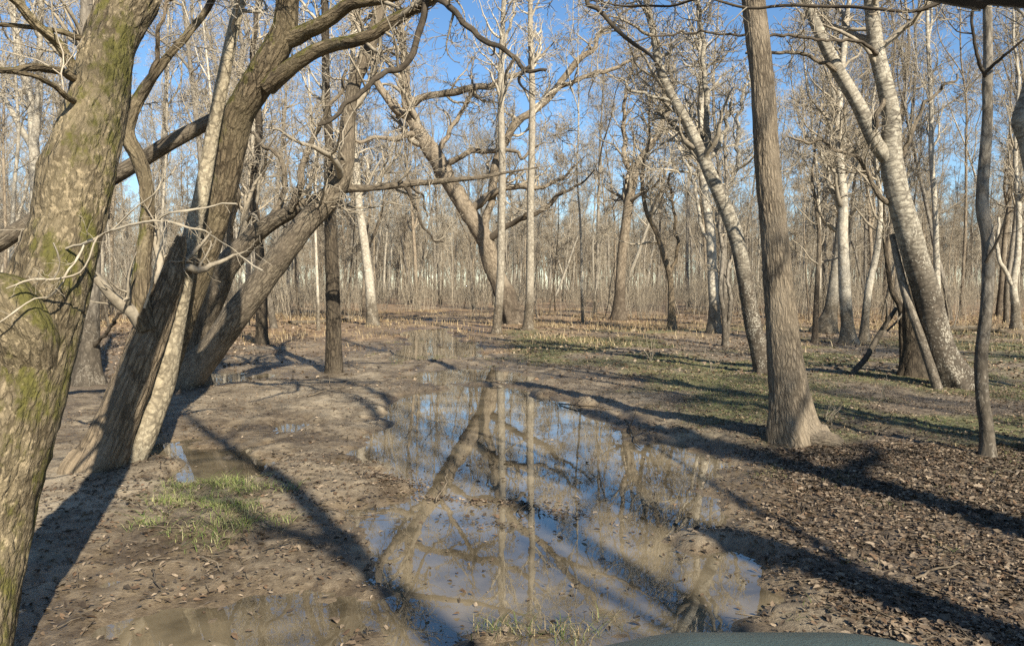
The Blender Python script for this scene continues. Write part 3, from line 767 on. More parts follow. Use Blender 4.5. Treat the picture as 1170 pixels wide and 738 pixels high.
tree('pale_tree', 'white-barked forked tree seen through branches left of the mossy trunk', M['pale'],
     [(46, 392, 26, 14), (44, 330, 26, 13), (42, 250, 26, 12), (40, 190, 26, 12), (38, 150, 26, 10), (34, 110, 26, 8), (22, 60, 26, 7), (12, 0, 26, 6)], ext=dict(L=5, up=0.6, rend=0.02), seed=20, S=20,
     stems=[dict(pts=[(39, 165, 26, 9), (44, 120, 25.8, 8), (45, 80, 25.6, 7), (46, 30, 25.4, 6), (50, -20, 25.2, 5)], ext=dict(L=4, up=0.5, rend=0.02)),
            dict(pts=[(37, 170, 26, 7), (20, 140, 26.3, 6), (4, 112, 26.5, 5), (-20, 90, 26.5, 4)], ext=dict(L=3, up=0.5, rend=0.02))],
     spec=dict(trunk=CS(36, 2.8, 0.007, tmin=0.35, k2=6, k3=5)), twig=M['twig_pale'])

# the great tree at the head of the track
tree('great_tree', 'massive gnarled tree leaning left at the far end of the puddle', M['tan'],
     [(590, 376, 36, 29), (585, 358, 36, 25), (574, 330, 36, 21), (561, 298, 36, 19), (549, 264, 36, 19), (533, 240, 36, 20), (513, 207, 36, 18), (494, 175, 36, 18), (479, 152, 36, 16), (468, 129, 36, 14), (464, 105, 36, 11), (461, 57, 36, 9), (456, 20, 36, 7)],
     ext=dict(L=5, up=0.5, rend=0.03), seed=23, S=40, amp=0.03, freq=(8, 1.2), lump=0.16, flare=0.25, step=0.12,
     limbs=[dict(pts=[(466, 132, 36, 11), (453, 125, 35.8, 10), (440, 113, 35.6, 9), (428, 88, 35.4, 8), (424, 55, 35.2, 7), (432, 20, 35, 6)], ext=dict(L=3, up=0.4, rend=0.02), wob=0.2),
            dict(pts=[(470, 120, 36, 10), (480, 114, 36, 9), (507, 108, 36, 8), (545, 100, 36, 7), (575, 94, 36, 6), (600, 80, 36, 4)], ext=dict(L=2, up=0.3, rend=0.02), wob=0.2),
            dict(pts=[(552, 268, 36, 10), (561, 228, 36, 9), (565, 190, 36, 9), (581, 156, 36, 9), (597, 137, 36, 9), (616, 121, 36, 8), (635, 102, 36, 7), (658, 74, 36, 7), (674, 57, 36, 5), (696, 34, 36, 4)], ext=dict(L=3, up=0.3, rend=0.02), wob=0.2),
            dict(pts=[(632, 104, 36, 6), (658, 93, 36, 5), (694, 80, 36, 4), (726, 65, 36, 3)], ext=dict(L=2, up=0.2, rend=0.015), wob=0.25),
            dict(pts=[(556, 275, 36, 9), (570, 264, 35.7, 7), (584, 257, 35.4, 6), (603, 249, 35, 6), (628, 234, 34.8, 5), (649, 219, 34.6, 3.5)], ext=dict(L=1.5, up=0.3, rend=0.015), wob=0.2, mat=M['twig_dark']),
            dict(pts=[(538, 240, 36, 9), (559, 224, 35.6, 8), (588, 215, 35.3, 7), (610, 217, 35, 5), (632, 207, 35, 4)], ext=dict(L=2, up=0.3, rend=0.015), wob=0.2),
            dict(pts=[(495, 178, 36, 7), (508, 160, 36, 6), (524, 132, 36, 5), (540, 112, 36, 4)], ext=dict(L=2, up=0.4, rend=0.015), wob=0.2),
            dict(pts=[(504, 190, 36, 7), (530, 178, 35.7, 6), (560, 172, 35.4, 5), (590, 178, 35, 4)], ext=dict(L=2, up=0.3, rend=0.015), wob=0.25),
            dict(pts=[(478, 152, 36, 7), (450, 158, 35.5, 5.5), (425, 156, 35, 4), (400, 160, 34.6, 3)], wob=0.25)],
     spec=dict(trunk=CS(26, 4.2, 0.010, tmin=0.45, wig=0.38, k2=7, k3=6), limb=CS(80, 3.0, 0.009, tmin=0.15, wig=0.42, up=0.08, k2=6, k3=6)))
tree('pole_tree', 'slim pale straight trunk just left of its twin, before the great tree', M['polebark'],
     [(567, 381, 29.5, 10.5), (570, 345, 29.5, 9.5), (572, 314, 29.5, 9), (573, 257, 29.5, 8.5), (574, 200, 29.5, 8), (573, 152, 29.5, 7.5), (572, 95, 29.5, 7), (574, 38, 29.5, 6), (576, -5, 29.5, 5)], ext=dict(L=4, up=0.6, rend=0.02), seed=25, S=20, flare=0.3,
     limbs=[dict(pts=[(573, 60, 29.5, 4), (582, 30, 29.4, 3.5), (590, 0, 29.3, 3)], wob=0.1)],
     spec=dict(trunk=CS(30, 2.2, 0.007, tmin=0.5, wig=0.34, k2=5, k3=5)), twig=M['twig_pale'])
tree('pole_tree', 'slim pale straight trunk just right of its twin, before the great tree', M['polebark'],
     [(603, 377, 31, 11), (605, 345, 31, 10), (606, 300, 31, 9), (606, 238, 31, 8), (607, 200, 31, 8), (608, 152, 31, 7.5), (608, 95, 31, 7), (606, 38, 31, 6), (606, -5, 31, 5)], ext=dict(L=4, up=0.6, rend=0.02), seed=26, S=20, flare=0.3,
     spec=dict(trunk=CS(30, 2.2, 0.007, tmin=0.5, wig=0.34, k2=5, k3=5)), twig=M['twig_pale'])
tree('brown_tree', 'brown forked trunk right of the great tree at the meadow edge', M['tan'],
     [(707, 369, 39, 17), (708, 340, 39, 12), (710, 300, 39, 11), (716, 250, 39, 11), (724, 205, 39, 10), (733, 180, 39, 8), (748, 160, 39, 6), (760, 130, 39, 5)], ext=dict(L=4, up=0.6, rend=0.03), seed=27, S=20, flare=0.35,
     limbs=[dict(pts=[(724, 208, 39, 7), (716, 180, 39, 6), (712, 150, 39, 5), (716, 110, 39, 4)], ext=dict(L=3, up=0.5, rend=0.02), wob=0.2)],
     spec=dict(trunk=CS(40, 3.6, 0.010, tmin=0.4, wig=0.36, k2=6, k3=6), limb=CS(10, 2.4, 0.010, k2=5, k3=5)))
tree('thin_dark_tree', 'thin dark sinuous tree in the middle of the far meadow edge', M['furrowed'],
     [(768, 380, 31, 10), (767, 340, 31, 7.5), (765, 315, 31, 7), (759, 295, 31, 6), (750, 266, 31, 5.5), (738, 240, 31, 5), (734, 200, 31, 4), (742, 160, 31, 3)], ext=dict(L=2, up=0.6, rend=0.02), seed=28, S=16,
     limbs=[dict(pts=[(765, 312, 31, 4), (774, 290, 31, 4), (772, 250, 31, 3.5), (766, 215, 31, 3), (772, 180, 31, 2)], wob=0.15)],
     spec=dict(trunk=CS(26, 2.4, 0.008, tmin=0.35, k2=6, k3=5), limb=CS(12, 1.6, 0.008, k2=5, k3=5)))
tree('pale_tree', 'upright pale trunk behind the tree leaning left, right of the meadow', M['pale'],
     [(816, 384, 28, 15), (816, 350, 28, 12), (814, 310, 28, 11.5), (812, 270, 28, 11), (806, 225, 28, 10), (800, 170, 28, 8), (802, 110, 28, 7), (800, 40, 28, 6)], ext=dict(L=4, up=0.6, rend=0.02), seed=29, S=20,
     limbs=[dict(pts=[(812, 260, 28, 6), (826, 225, 28, 6), (840, 190, 28, 5), (846, 130, 28, 4), (860, 80, 28, 3)], wob=0.15), dict(pts=[(813, 290, 28, 5), (800, 250, 28, 4), (790, 200, 28, 3.5), (778, 170, 28, 2.5)], wob=0.15)],
     spec=dict(trunk=CS(34, 2.8, 0.008, tmin=0.35, wig=0.36, k2=6, k3=6), limb=CS(16, 2.0, 0.008, k2=5, k3=5)), twig=M['twig_pale'])
tree('thin_dark_tree', 'thin crooked stem in front of the upright pale trunk', M['mid'],
     [(829, 397, 22.5, 8), (827, 360, 22.5, 5.5), (823, 330, 22.5, 5), (826, 290, 22.5, 5), (822, 255, 22.5, 4.5), (830, 215, 22.5, 4), (828, 170, 22.5, 3)], ext=dict(L=2, up=0.6, rend=0.015), seed=30, S=14,
     limbs=[dict(pts=[(829, 392, 22.5, 5), (834, 350, 22.5, 4.5), (832, 310, 22.5, 4), (838, 270, 22.5, 3.5), (836, 230, 22.5, 2.5)], wob=0.05)],
     spec=dict(trunk=CS(18, 1.8, 0.006, tmin=0.35, k2=5, k3=5), limb=CS(8, 1.2, 0.006, k2=5, k3=4)))
tree('leaning_tree', 'grey tree leaning left over the meadow, dark at its foot', M['birch'],
     [(876, 434, 15.0, 25), (868, 400, 15.0, 20), (860, 370, 15.0, 18), (852, 325, 15.0, 17), (842, 275, 15.0, 17), (829, 238, 15.0, 16), (812, 200, 15.0, 14.5), (802, 176, 15.0, 13.5), (789, 148, 15.0, 12), (774, 121, 15.0, 10.5), (760, 95, 15.0, 9.5), (751, 68, 15.0, 8.5), (749, 48, 15.0, 8), (741, 15, 15.0, 7), (736, -10, 15, 6)],
     ext=dict(L=3.5, up=0.6, rend=0.015), seed=31, S=32, amp=0.006, flare=0.25,
     limbs=[dict(pts=[(812, 198, 15, 8), (806, 180, 15, 8), (808, 150, 15, 7), (806, 110, 15, 6), (804, 60, 15, 5), (798, 20, 15, 4)], ext=dict(L=2, up=0.5, rend=0.01), wob=0.08),
            dict(pts=[(806, 186, 15, 5), (822, 166, 15, 4.5), (834, 134, 15, 4), (842, 112, 15, 3)], wob=0.1),
            dict(pts=[(776, 122, 15, 4), (752, 110, 15, 3.4), (726, 102, 15, 3), (702, 92, 15, 2)], wob=0.1)],
     spec=dict(trunk=CS(44, 1.8, 0.0045, tmin=0.38, wig=0.36, k2=6, k3=6), limb=CS(24, 1.3, 0.0045, wig=0.36, k2=6, k3=5)))
# the straight ridged trunk on the right
tree('ridged_tree', 'tall straight ridged trunk with flared root on the right bank of the puddle', M['straight'],
     [(910, 518, 8.4, 50), (906, 490, 8.4, 46), (900, 440, 8.45, 40), (895, 390, 8.5, 35), (890, 330, 8.5, 32), (884, 260, 8.55, 29), (877, 190, 8.6, 27), (871, 95, 8.6, 25.5), (861, 0, 8.65, 25), (857, -60, 8.7, 24)],
     ext=dict(L=9, up=0.8, wig=0.06, rend=0.04), seed=33, S=96, step=0.028, amp=0.010, freq=(20, 5), flare=0.36, lump=0.05, lobes=7,
     limbs=[dict(pts=[(932, 503, 8.2, 26), (950, 503, 8.1, 20), (962, 509, 8.05, 14)], twigs=False, kink=0.2, label='surface root running right from the foot')],
     spec=dict(trunk=CS(16, 2.8, 0.0035, tmin=0.62, wig=0.3, k2=6, k3=5)))
# the pale two-stemmed tree at the right
tree('two_stemmed_tree', 'large pale banded tree forking into two stems, leaning left at the right', M['birch'],
     [(1098, 448, 13.0, 40), (1086, 425, 13.0, 34), (1073, 396, 13.0, 31), (1059, 336, 13.0, 29), (1045, 290, 13.0, 27), (1031, 241, 13.0, 26), (1022, 205, 13.0, 25), (1018, 171, 13.0, 23), (1018, 133, 13.0, 19.5), (1010, 95, 13.0, 18), (1001, 57, 13.0, 17), (995, 0, 13.0, 15), (990, -40, 13, 14)],
     ext=dict(L=6, up=0.7, rend=0.03), seed=35, S=40, amp=0.008, flare=0.3,
     stems=[dict(pts=[(1017, 185, 13.0, 18), (1000, 163, 12.95, 16), (981, 121, 12.9, 15.5), (957, 80, 12.85, 14.5), (938, 42, 12.8, 13), (921, 0, 12.75, 11), (908, -40, 12.7, 10)], ext=dict(L=5, up=0.5, rend=0.02))],
     limbs=[dict(pts=[(1024, 238, 13, 8), (1008, 226, 13, 6), (996, 208, 13, 5), (980, 184, 13, 4.5), (958, 172, 13, 4), (930, 162, 13, 3), (900, 160, 13, 2)], wob=0.08, mat=M['greybrown']),
            dict(pts=[(1024, 190, 13, 6), (1036, 168, 13, 5), (1052, 132, 13, 4), (1070, 106, 13, 3), (1096, 88, 13, 2)], wob=0.1, mat=M['greybrown']),
            dict(pts=[(957, 82, 12.8, 5), (928, 66, 12.6, 4), (890, 58, 12.5, 3.4), (850, 62, 12.4, 2.4)], wob=0.08, mat=M['greybrown']),
            dict(pts=[(1002, 62, 12.9, 4.5), (984, 50, 12.5, 3.6), (946, 45, 12.2, 3.2), (905, 42, 12, 3), (862, 39, 11.8, 2.8), (827, 40, 11.6, 2.5), (774, 38, 11.4, 2.2), (728, 50, 11.2, 1.4)], wob=0.05, mat=M['twig_dark'], label='long dark level branch'),
            dict(pts=[(1014, 110, 13, 6), (1003, 132, 12.8, 5), (1000, 150, 12.8, 3)], wob=0.03, twigs=False, mat=M['greybrown'])],
     spec=dict(trunk=CS(46, 2.2, 0.0045, tmin=0.40, wig=0.34, k2=7, k3=6), limb=CS(24, 1.3, 0.004, tmin=0.2, wig=0.36, k2=6, k3=5)))
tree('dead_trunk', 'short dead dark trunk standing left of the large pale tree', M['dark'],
     [(1043, 430, 14.2, 25), (1043, 400, 14.2, 19), (1041, 360, 14.2, 18), (1040, 340, 14.2, 15), (1039, 325, 14.2, 8)], seed=36, S=24, amp=0.02, lump=0.12, category='dead tree')
tree('leaning_pole', 'thin dead pole leaning against the large pale tree', M['mid'],
     [(1071, 434, 12.7, 11), (1054, 392, 12.9, 10), (1036, 340, 13.1, 9.5), (1026, 300, 13.2, 8), (1019, 268, 13.3, 6)], seed=37, S=16, amp=0.004, flare=0.1, category='pole')
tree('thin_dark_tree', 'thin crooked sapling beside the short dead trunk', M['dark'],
     [(1032, 420, 14.8, 8), (1031, 385, 14.8, 7.5), (1029, 352, 14.8, 7), (1019, 332, 14.8, 6), (1014, 300, 14.8, 5), (1010, 272, 14.8, 3.5)], ext=dict(L=1.2, up=0.5, rend=0.008), seed=38, S=16,
     spec=dict(trunk=CS(7, 0.8, 0.004, tmin=0.5, k2=4, k3=3)))
tree('fallen_branch', 'bare broken branch propped on the ground left of the dead trunk', M['mid'],
     [(974, 434, 14.2, 7), (990, 408, 14.3, 6.5), (1006, 380, 14.4, 6), (1024, 352, 14.5, 4.5)], seed=39, S=12, flare=0, category='branch',
     limbs=[dict(pts=[(1008, 378, 14.4, 3.5), (1014, 360, 14.2, 3), (1012, 342, 14.1, 2)], twigs=False), dict(pts=[(1003, 385, 14.4, 3), (1020, 372, 14.6, 2.5), (1036, 352, 14.7, 2)], twigs=False)])
tree('slender_tree', 'slender crooked trunk with a forked twig near the right edge', M['mid'],
     [(1128, 533, 7.55, 17), (1127, 490, 7.55, 14), (1122, 452, 7.55, 13.5), (1121, 405, 7.55, 13), (1126, 362, 7.55, 13), (1129, 310, 7.55, 13), (1128, 272, 7.55, 12.5), (1122, 232, 7.55, 13), (1126, 171, 7.55, 11.5), (1128, 133, 7.55, 11), (1128, 95, 7.55, 10.5), (1129, 57, 7.55, 9.5), (1128, 0, 7.55, 9), (1128, -40, 7.55, 8)],
     ext=dict(L=4, up=0.7, rend=0.01), seed=41, S=28, step=0.03, amp=0.004, lump=0.10, flare=0.2,
     limbs=[dict(pts=[(1126, 88, 7.5, 4.5), (1119, 72, 7.45, 4), (1113, 49, 7.4, 3.6), (1110, 24, 7.35, 3.4), (1114, 2, 7.3, 3), (1117, -20, 7.3, 2.4)], mat=M['twig_dark']),
            dict(pts=[(1125, 84, 7.45, 4), (1138, 72, 7.35, 3.4), (1152, 60, 7.25, 3), (1172, 44, 7.15, 2.4), (1196, 26, 7.1, 1.6)], mat=M['twig_dark']),
            dict(pts=[(1126, 300, 7.5, 3), (1142, 270, 7.4, 2), (1152, 236, 7.4, 1.4)], mat=M['twig_dark'])],
     spec=dict(trunk=CS(14, 1.2, 0.0025, tmin=0.55, wig=0.34, k2=6, k3=4), limb=CS(9, 0.5, 0.002, k2=4, k3=3)), twig=M['twig_dark'])
tree('gnarled_tree', 'gnarled trunk with a swollen burr at the right edge', M['birch'],
     [(1212, 520, 7.9, 26), (1200, 420, 7.9, 22), (1190, 330, 7.9, 20), (1184, 260, 7.9, 18), (1180, 200, 7.9, 18), (1174, 160, 7.9, 20), (1169, 138, 7.9, 24), (1174, 112, 7.9, 18), (1182, 70, 7.9, 14), (1184, 0, 7.9, 13)], ext=dict(L=4, up=0.6, rend=0.015), seed=43, S=28, lump=0.12, amp=0.006,
     spec=dict(trunk=CS(16, 1.4, 0.003, tmin=0.5, wig=0.34, k2=6, k3=5)))
tree('pale_tree', 'upright pale trunk between the ridged tree and the large pale tree', M['pale'],
     [(969, 396, 23, 19), (968, 370, 23, 13.5), (965, 326, 23, 13), (963, 273, 23, 12), (963, 220, 23, 10), (958, 160, 23, 8), (960, 100, 23, 7), (966, 40, 23, 6)], ext=dict(L=4, up=0.6, rend=0.02), seed=45, S=24, flare=0.3,
     limbs=[dict(pts=[(964, 250, 23, 6), (950, 215, 23, 5), (942, 180, 23, 4), (926, 150, 23, 3)], wob=0.12), dict(pts=[(963, 225, 23, 5), (978, 190, 23, 4.5), (984, 150, 23, 3.5)], wob=0.12)],
     spec=dict(trunk=CS(36, 2.4, 0.0065, tmin=0.32, wig=0.36, k2=6, k3=6), limb=CS(14, 1.5, 0.0065, k2=5, k3=5)))
tree('pale_tree', 'thin pale trunk curving right, next to an upright pale trunk', M['pale'],
     [(987, 395, 24, 12), (989, 360, 24, 8.5), (993, 326, 24, 8), (1001, 290, 24, 7), (1006, 240, 24, 6), (1000, 180, 24, 5)], ext=dict(L=3, up=0.6, rend=0.015), seed=46, S=16,
     spec=dict(trunk=CS(24, 2.2, 0.0065, tmin=0.35, k2=6, k3=5)))
tree('pale_tree', 'pale trunk slanting right with a dark side, left of an upright one', M['pale'],
     [(942, 382, 29, 22), (949, 355, 29, 14), (953, 325, 29, 12), (958, 285, 29, 11), (962, 230, 29, 9), (964, 170, 29, 7)], ext=dict(L=4, up=0.6, rend=0.02), seed=47, S=20, flare=0.5,
     spec=dict(trunk=CS(28, 2.8, 0.008, tmin=0.35, k2=6, k3=5)))
tree('sapling', 'slim tan sapling standing just right of the ridged tree', M['tan'],
     [(931, 395, 23.5, 8), (932, 360, 23.5, 6), (934, 320, 23.5, 5.5), (936, 270, 23.5, 4.5), (930, 220, 23.5, 3.5)], ext=dict(L=2.5, up=0.6, rend=0.012), seed=48, S=14,
     spec=dict(trunk=CS(18, 1.8, 0.006, tmin=0.35, k2=5, k3=5)))
tree('pale_tree', 'pale forked trunk far back at the right edge', M['pale'],
     [(1161, 378, 31, 12), (1160, 350, 31, 9), (1158, 325, 31, 8), (1163, 290, 31, 7), (1164, 240, 31, 6), (1160, 180, 31, 5), (1164, 100, 31, 4)], ext=dict(L=4, up=0.6, rend=0.02), seed=49, S=16,
     limbs=[dict(pts=[(1158, 328, 31, 5), (1146, 305, 31, 5), (1138, 282, 31, 4), (1140, 250, 31, 3)], wob=0.1)],
     spec=dict(trunk=CS(28, 2.8, 0.008, tmin=0.35, k2=6, k3=5)))

# trees behind and beside the viewer whose limbs and shadows reach into the picture
def offview(name, label, base, lean, H, r, seed, limbs=(), n1=12, len1=3.0, mat='greybrown', bend=None):
    rng = np.random.default_rng(seed)
    n = 9
    t = np.linspace(0, 1, n)
    P = np.stack([base[0] + lean[0] * t + (bend[0] * np.sin(t * math.pi) if bend else 0) + rng.normal(size=n) * 0.06 * t, base[1] + lean[1] * t + rng.normal(size=n) * 0.06 * t, t * H], -1)
    R = r * (1 - 0.8 * t)
    return tree(name, label, M[mat], P=P, R=R, seed=seed, S=24, amp=0.008, limbs=limbs,
                spec=dict(trunk=CS(n1, len1, 0.005, tmin=0.45, wig=0.3, k2=6, k3=5), limb=CS(30, 0.8, 0.0025, tmin=0.2, wig=0.33, k2=5, k3=4)))
offview('overhanging_tree', 'tree beside the viewer hanging dark thin branches across the top', (5.6, -2.6), (-0.6, 0.3), 13, 0.27, 51, n1=12, limbs=[  # limbs take a dark twig colour that paints in their shade
    dict(P=np.array([[5.3, -2.4, 5.4], [4.2, 0.2, 5.3], [3.0, 2.6, 4.9], [*at(790, -55, 5.2)], [*at(700, -25, 5.0)], [*at(668, 0, 5.0)], [*at(684, 10, 5.0)], [*at(703, 31, 5.0)], [*at(725, 50, 5.0)], [*at(744, 64, 5.0)], [*at(758, 84, 5.0)]]),
         R=np.array([0.07, 0.055, 0.04, 0.025, 0.018, 0.016, 0.015, 0.013, 0.011, 0.007, 0.003]), mat=M['twig_dark'], label='dark drooping limb'),
    dict(P=np.array([[5.3, -2.4, 4.9], [4.9, 0.5, 4.7], [*at(1330, -70, 4.6)], [*at(1130, -12, 4.9)], [*at(1030, 8, 5.0)], [*at(960, 6, 5.2)], [*at(872, 5, 5.4)], [*at(780, 3, 5.6)], [*at(700, 8, 5.8)], [*at(640, 2, 6.0)]]),
         R=np.array([0.05, 0.035, 0.022, 0.014, 0.011, 0.010, 0.009, 0.008, 0.006, 0.004]), mat=M['twig_dark'], label='dark level limb', wob=0.05)])
offview('shade_tree', 'straight trunk behind the viewer casting the middle shadow', (3.25, -3.2), (-1.2, -0.3), 12.5, 0.17, 52, n1=9, len1=2.4, bend=(0.5,))
offview('shade_tree', 'trunk right of the viewer casting a broad shadow on the leaves', (7.3, -2.4), (0.3, 0.3), 14, 0.33, 53, n1=12)
offview('shade_tree', 'leaning trunk right of the viewer shading the right bank', (8.8, 0.6), (-0.5, 1.0), 14, 0.20, 54, n1=12)
offview('shade_tree', 'slim trunk right of the viewer shading the right foreground', (5.3, -5.5), (0.8, 0.2), 13, 0.24, 55, n1=8)

# fallen logs on the far floor
for k, (pts, lab) in enumerate([([(330, 374, 36, 5), (372, 366, 38, 4), (400, 358, 41, 3)], 'fallen log slanting up between the dark and the pale trunk'),
                                ([(1050, 386, 27, 6), (1100, 383, 29, 5.5), (1150, 385, 28, 4)], 'fallen log behind the large two-stemmed tree')]):
    P, R = path3(pts)
    for q in P: q[2] = height1(q[0], q[1]) + 0.08 + 0.02 * k
    rng = np.random.default_rng(800 + k)
    p, r = resample(P, R, 0.25, 40)
    v, f = trunk_geo(p, r, 12, 0.006, lump=0.12, seed=80 + k, cap=True)
    c = spawn(rng, p[None], r[None], 7, 0.3, 1.0, (30, 70), (0.5, 1.6), 6, 0.15, 0.05, (0.25, 0.45), 0.008)
    org = p[0]
    o = link('fallen_log', None, loc=tuple(org))
    link('trunk', bark_mesh('fallen_log_trunk', v - org, f), M['greybrown'], o)
    for q in range(7):
        v2, f2 = tubes(c[0][q:q + 1], c[1][q:q + 1], 4)
        link('branch', mesh_from('fallen_log_branch', v2 - org, f2), M['twig'], o)
    tag(o, lab, 'log', 'fallen logs')

# ------------------------------------------------------------------ the wood behind
rngp = np.random.default_rng(77)
def make_proto(kind, seed):
    rng = np.random.default_rng(seed)
    H = {'straight': 19, 'leaning': 17, 'forked': 18, 'crooked': 14, 'sapling': 9, 'slim': 15, 'bushy': 13}[kind]
    r = {'straight': 0.19, 'leaning': 0.17, 'forked': 0.21, 'crooked': 0.15, 'sapling': 0.055, 'slim': 0.10, 'bushy': 0.15}[kind] * 0.72
    lean = {'leaning': 0.32, 'crooked': 0.16, 'sapling': 0.12}.get(kind, 0.05)
    n = 10
    t = np.linspace(0, 1, n)
    a = rng.uniform(0, 6.28)
    bendn = {'crooked': 0.45, 'bushy': 0.3}.get(kind, 0.18)
    off = np.cumsum(rng.normal(size=(n, 2)) * bendn, axis=0); off -= off[0]
    P = np.stack([np.cos(a) * lean * H * t ** 0.8 + off[:, 0] * t, np.sin(a) * lean * H * t ** 0.8 + off[:, 1] * t, -0.2 + (H + 0.2) * t], -1)
    R = r * (1 - 0.82 * t)
    p, rr = resample(P, R, 0.35, 46)
    v, f = trunk_geo(p, rr, 10, 0.0, flare=0.4, seed=seed, lump=0.08, base=0.2)
    g = Geo(); g.add(v, f)
    st = [(p, rr)]
    nst = {'forked': 2, 'bushy': 3}.get(kind, 1)
    for k in range(nst):
        if kind in ('sapling',): break
        t0 = rng.uniform(0.28, 0.5) if kind in ('forked', 'bushy') else rng.uniform(0.5, 0.65)
        i = int(t0 * (len(p) - 1))
        d = nrm(nrm(p[i + 1] - p[i]) + nrm(rng.normal(size=3) * np.array([1, 1, 0.1])) * 0.5)
        q, s = extend(rng, np.stack([p[i] - d * 0.1, p[i]]), np.array([rr[i], rr[i]]) * 0.72, (1 - t0) * H * 0.85, up=0.5, wig=0.16, rend=0.02)
        q, s = resample(q, s, 0.4, 30)
        v, f = trunk_geo(q, s, 8, lump=0.08, seed=seed + k)
        g.add(v, f); st.append((q, s))
    tm = bark_mesh('background_trunk', *g.data())
    n1, l1 = {'straight': (30, 3.2), 'leaning': (28, 3.2), 'forked': (36, 3.4), 'crooked': (30, 3.0), 'sapling': (20, 1.7), 'slim': (24, 2.2), 'bushy': (40, 3.0)}[kind]
    sp = CS(n1, l1, 0.0055, tmin=0.30 if kind != 'slim' else 0.36, wig=0.36, up=0.14, k2=7, k3=8, k4=0.8, sides=(4, 3, 3, 3))
    cm = crown_geo(rng, st, sp).mesh('background_crown')
    return tm, cm

KIND = [  # shape, bark, twig, name, look, group
    ('straight', 'pale', 'twig_pale', 'bare_tree', 'tall straight pale tree', 'tall straight pale trees in the wood'),
    ('straight', 'mid', 'twig', 'bare_tree', 'tall straight grey tree', 'tall straight grey trees in the wood'),
    ('leaning', 'pale', 'twig_pale', 'leaning_bare_tree', 'leaning pale tree', 'leaning pale trees in the wood'),
    ('forked', 'mid', 'twig', 'forked_bare_tree', 'forked grey tree', 'forked grey trees in the wood'),
    ('forked', 'tan', 'twig', 'forked_bare_tree', 'forked brown tree', 'forked brown trees in the wood'),
    ('crooked', 'mid', 'twig', 'crooked_bare_tree', 'crooked grey tree', 'crooked grey trees in the wood'),
    ('slim', 'pale', 'twig_pale', 'slim_bare_tree', 'slim pale tree', 'slim pale trees in the wood'),
    ('slim', 'tan', 'twig', 'slim_bare_tree', 'slim brown tree', 'slim brown trees in the wood'),
    ('bushy', 'tan', 'twig', 'spreading_bare_tree', 'spreading many-stemmed tree', 'spreading trees in the wood'),
    ('sapling', 'tan', 'twig', 'bare_sapling', 'thin brown sapling', 'brown saplings in the wood'),
    ('sapling', 'pale', 'twig_pale', 'bare_sapling', 'thin pale sapling', 'pale saplings in the wood'),
]
MARKS = [(40, 'the mossy tree'), (150, 'the twin left trunks'), (240, 'the bowed tree'), (299, 'the short dark trunk'), (380, 'the dark slender trunk'), (424, 'the far pale trunk'), (500, 'the far puddle'), (585, 'the great tree'),
         (708, 'the brown forked trunk'), (768, 'the thin dark tree'), (816, 'the upright pale trunk'), (868, 'the leaning tree'), (905, 'the ridged trunk'), (967, 'the pale group'), (1030, 'the dead trunk'), (1085, 'the two-stemmed tree'), (1126, 'the slender crooked trunk')]
def where(x, y):
    px = CX + F * x / max(y, 0.1)
    dep = 'at the wood edge' if y < 38 else 'just inside the wood' if y < 48 else 'inside the wood' if y < 60 else 'well inside the wood' if y < 76 else 'deep in the wood' if y < 96 else 'far back'
    if y < 20 or px < -20 or px > 1190: return ('beyond the left edge of the view' if x < 0 else 'beyond the right edge of the view')
    if px < 40: return dep + ', left of the mossy tree'
    if px > 1126: return dep + ', right of the slender crooked trunk'
    for (a, n1_), (c, n2_) in zip(MARKS, MARKS[1:]):
        if a <= px < c:
            return dep + (', right of ' + n1_ if px - a < c - px else ', left of ' + n2_)
protos = []
for k, (kind, bm_, tw, nm, lab, grp) in enumerate(KIND):
    tm, cm = make_proto(kind, 200 + k * 7)
    tm.materials.append(M[bm_]); cm.materials.append(M[tw])
    protos.append((tm, cm))

placed = [tuple(h) for h in HERO_BASES]
def free(x, y, dmin):
    for (a, c) in placed:
        if (a - x) ** 2 + (c - y) ** 2 < dmin * dmin: return False
    return True
W_ = np.array([11, 8, 9, 5, 4, 6, 20, 9, 4, 9, 11], float); W_ /= W_.sum()
def put(x, y, k, s):
    tm, cm = protos[k]
    kind, bm_, tw, nm, lab, grp = KIND[k]
    o = bpy.data.objects.new(nm, None); COL.objects.link(o)
    o.location = (x, y, height1(x, y) if y < 60 else 0.1)
    o.rotation_euler = (0, 0, rngp.uniform(0, 6.28)); o.scale = (s, s, s * rngp.uniform(0.92, 1.1))
    tag(o, lab + ' ' + where(x, y), 'tree', grp)
    for n_, me in (('trunk', tm), ('crown', cm)):
        c = bpy.data.objects.new(n_, me); COL.objects.link(c); c.parent = o
    placed.append((x, y))
cnt = 0
for tries in range(20000):
    if cnt >= 286: break
    y = 27 + 90 * rngp.uniform() ** 0.80
    x = rngp.uniform(-0.78, 0.78) * y
    xp = x / y * F + CX
    if y < 30 and not (xp < 340 or xp > 900): continue
    if y < 34 and 560 < xp < 900: continue
    if y < 58 and 440 < xp < 625: continue
    cx = np.interp(y, [20, 30, 45, 70, 120], [-2.6, -3.6, -5.0, -7.5, -12])
    if abs(x - cx) < 1.6 + 0.02 * y and y < 62: continue
    if not free(x, y, 1.7 if y > 40 else 2.3): continue
    k = int(rngp.choice(len(KIND), p=W_))
    put(x, y, k, rngp.uniform(0.9, 1.35)); cnt += 1
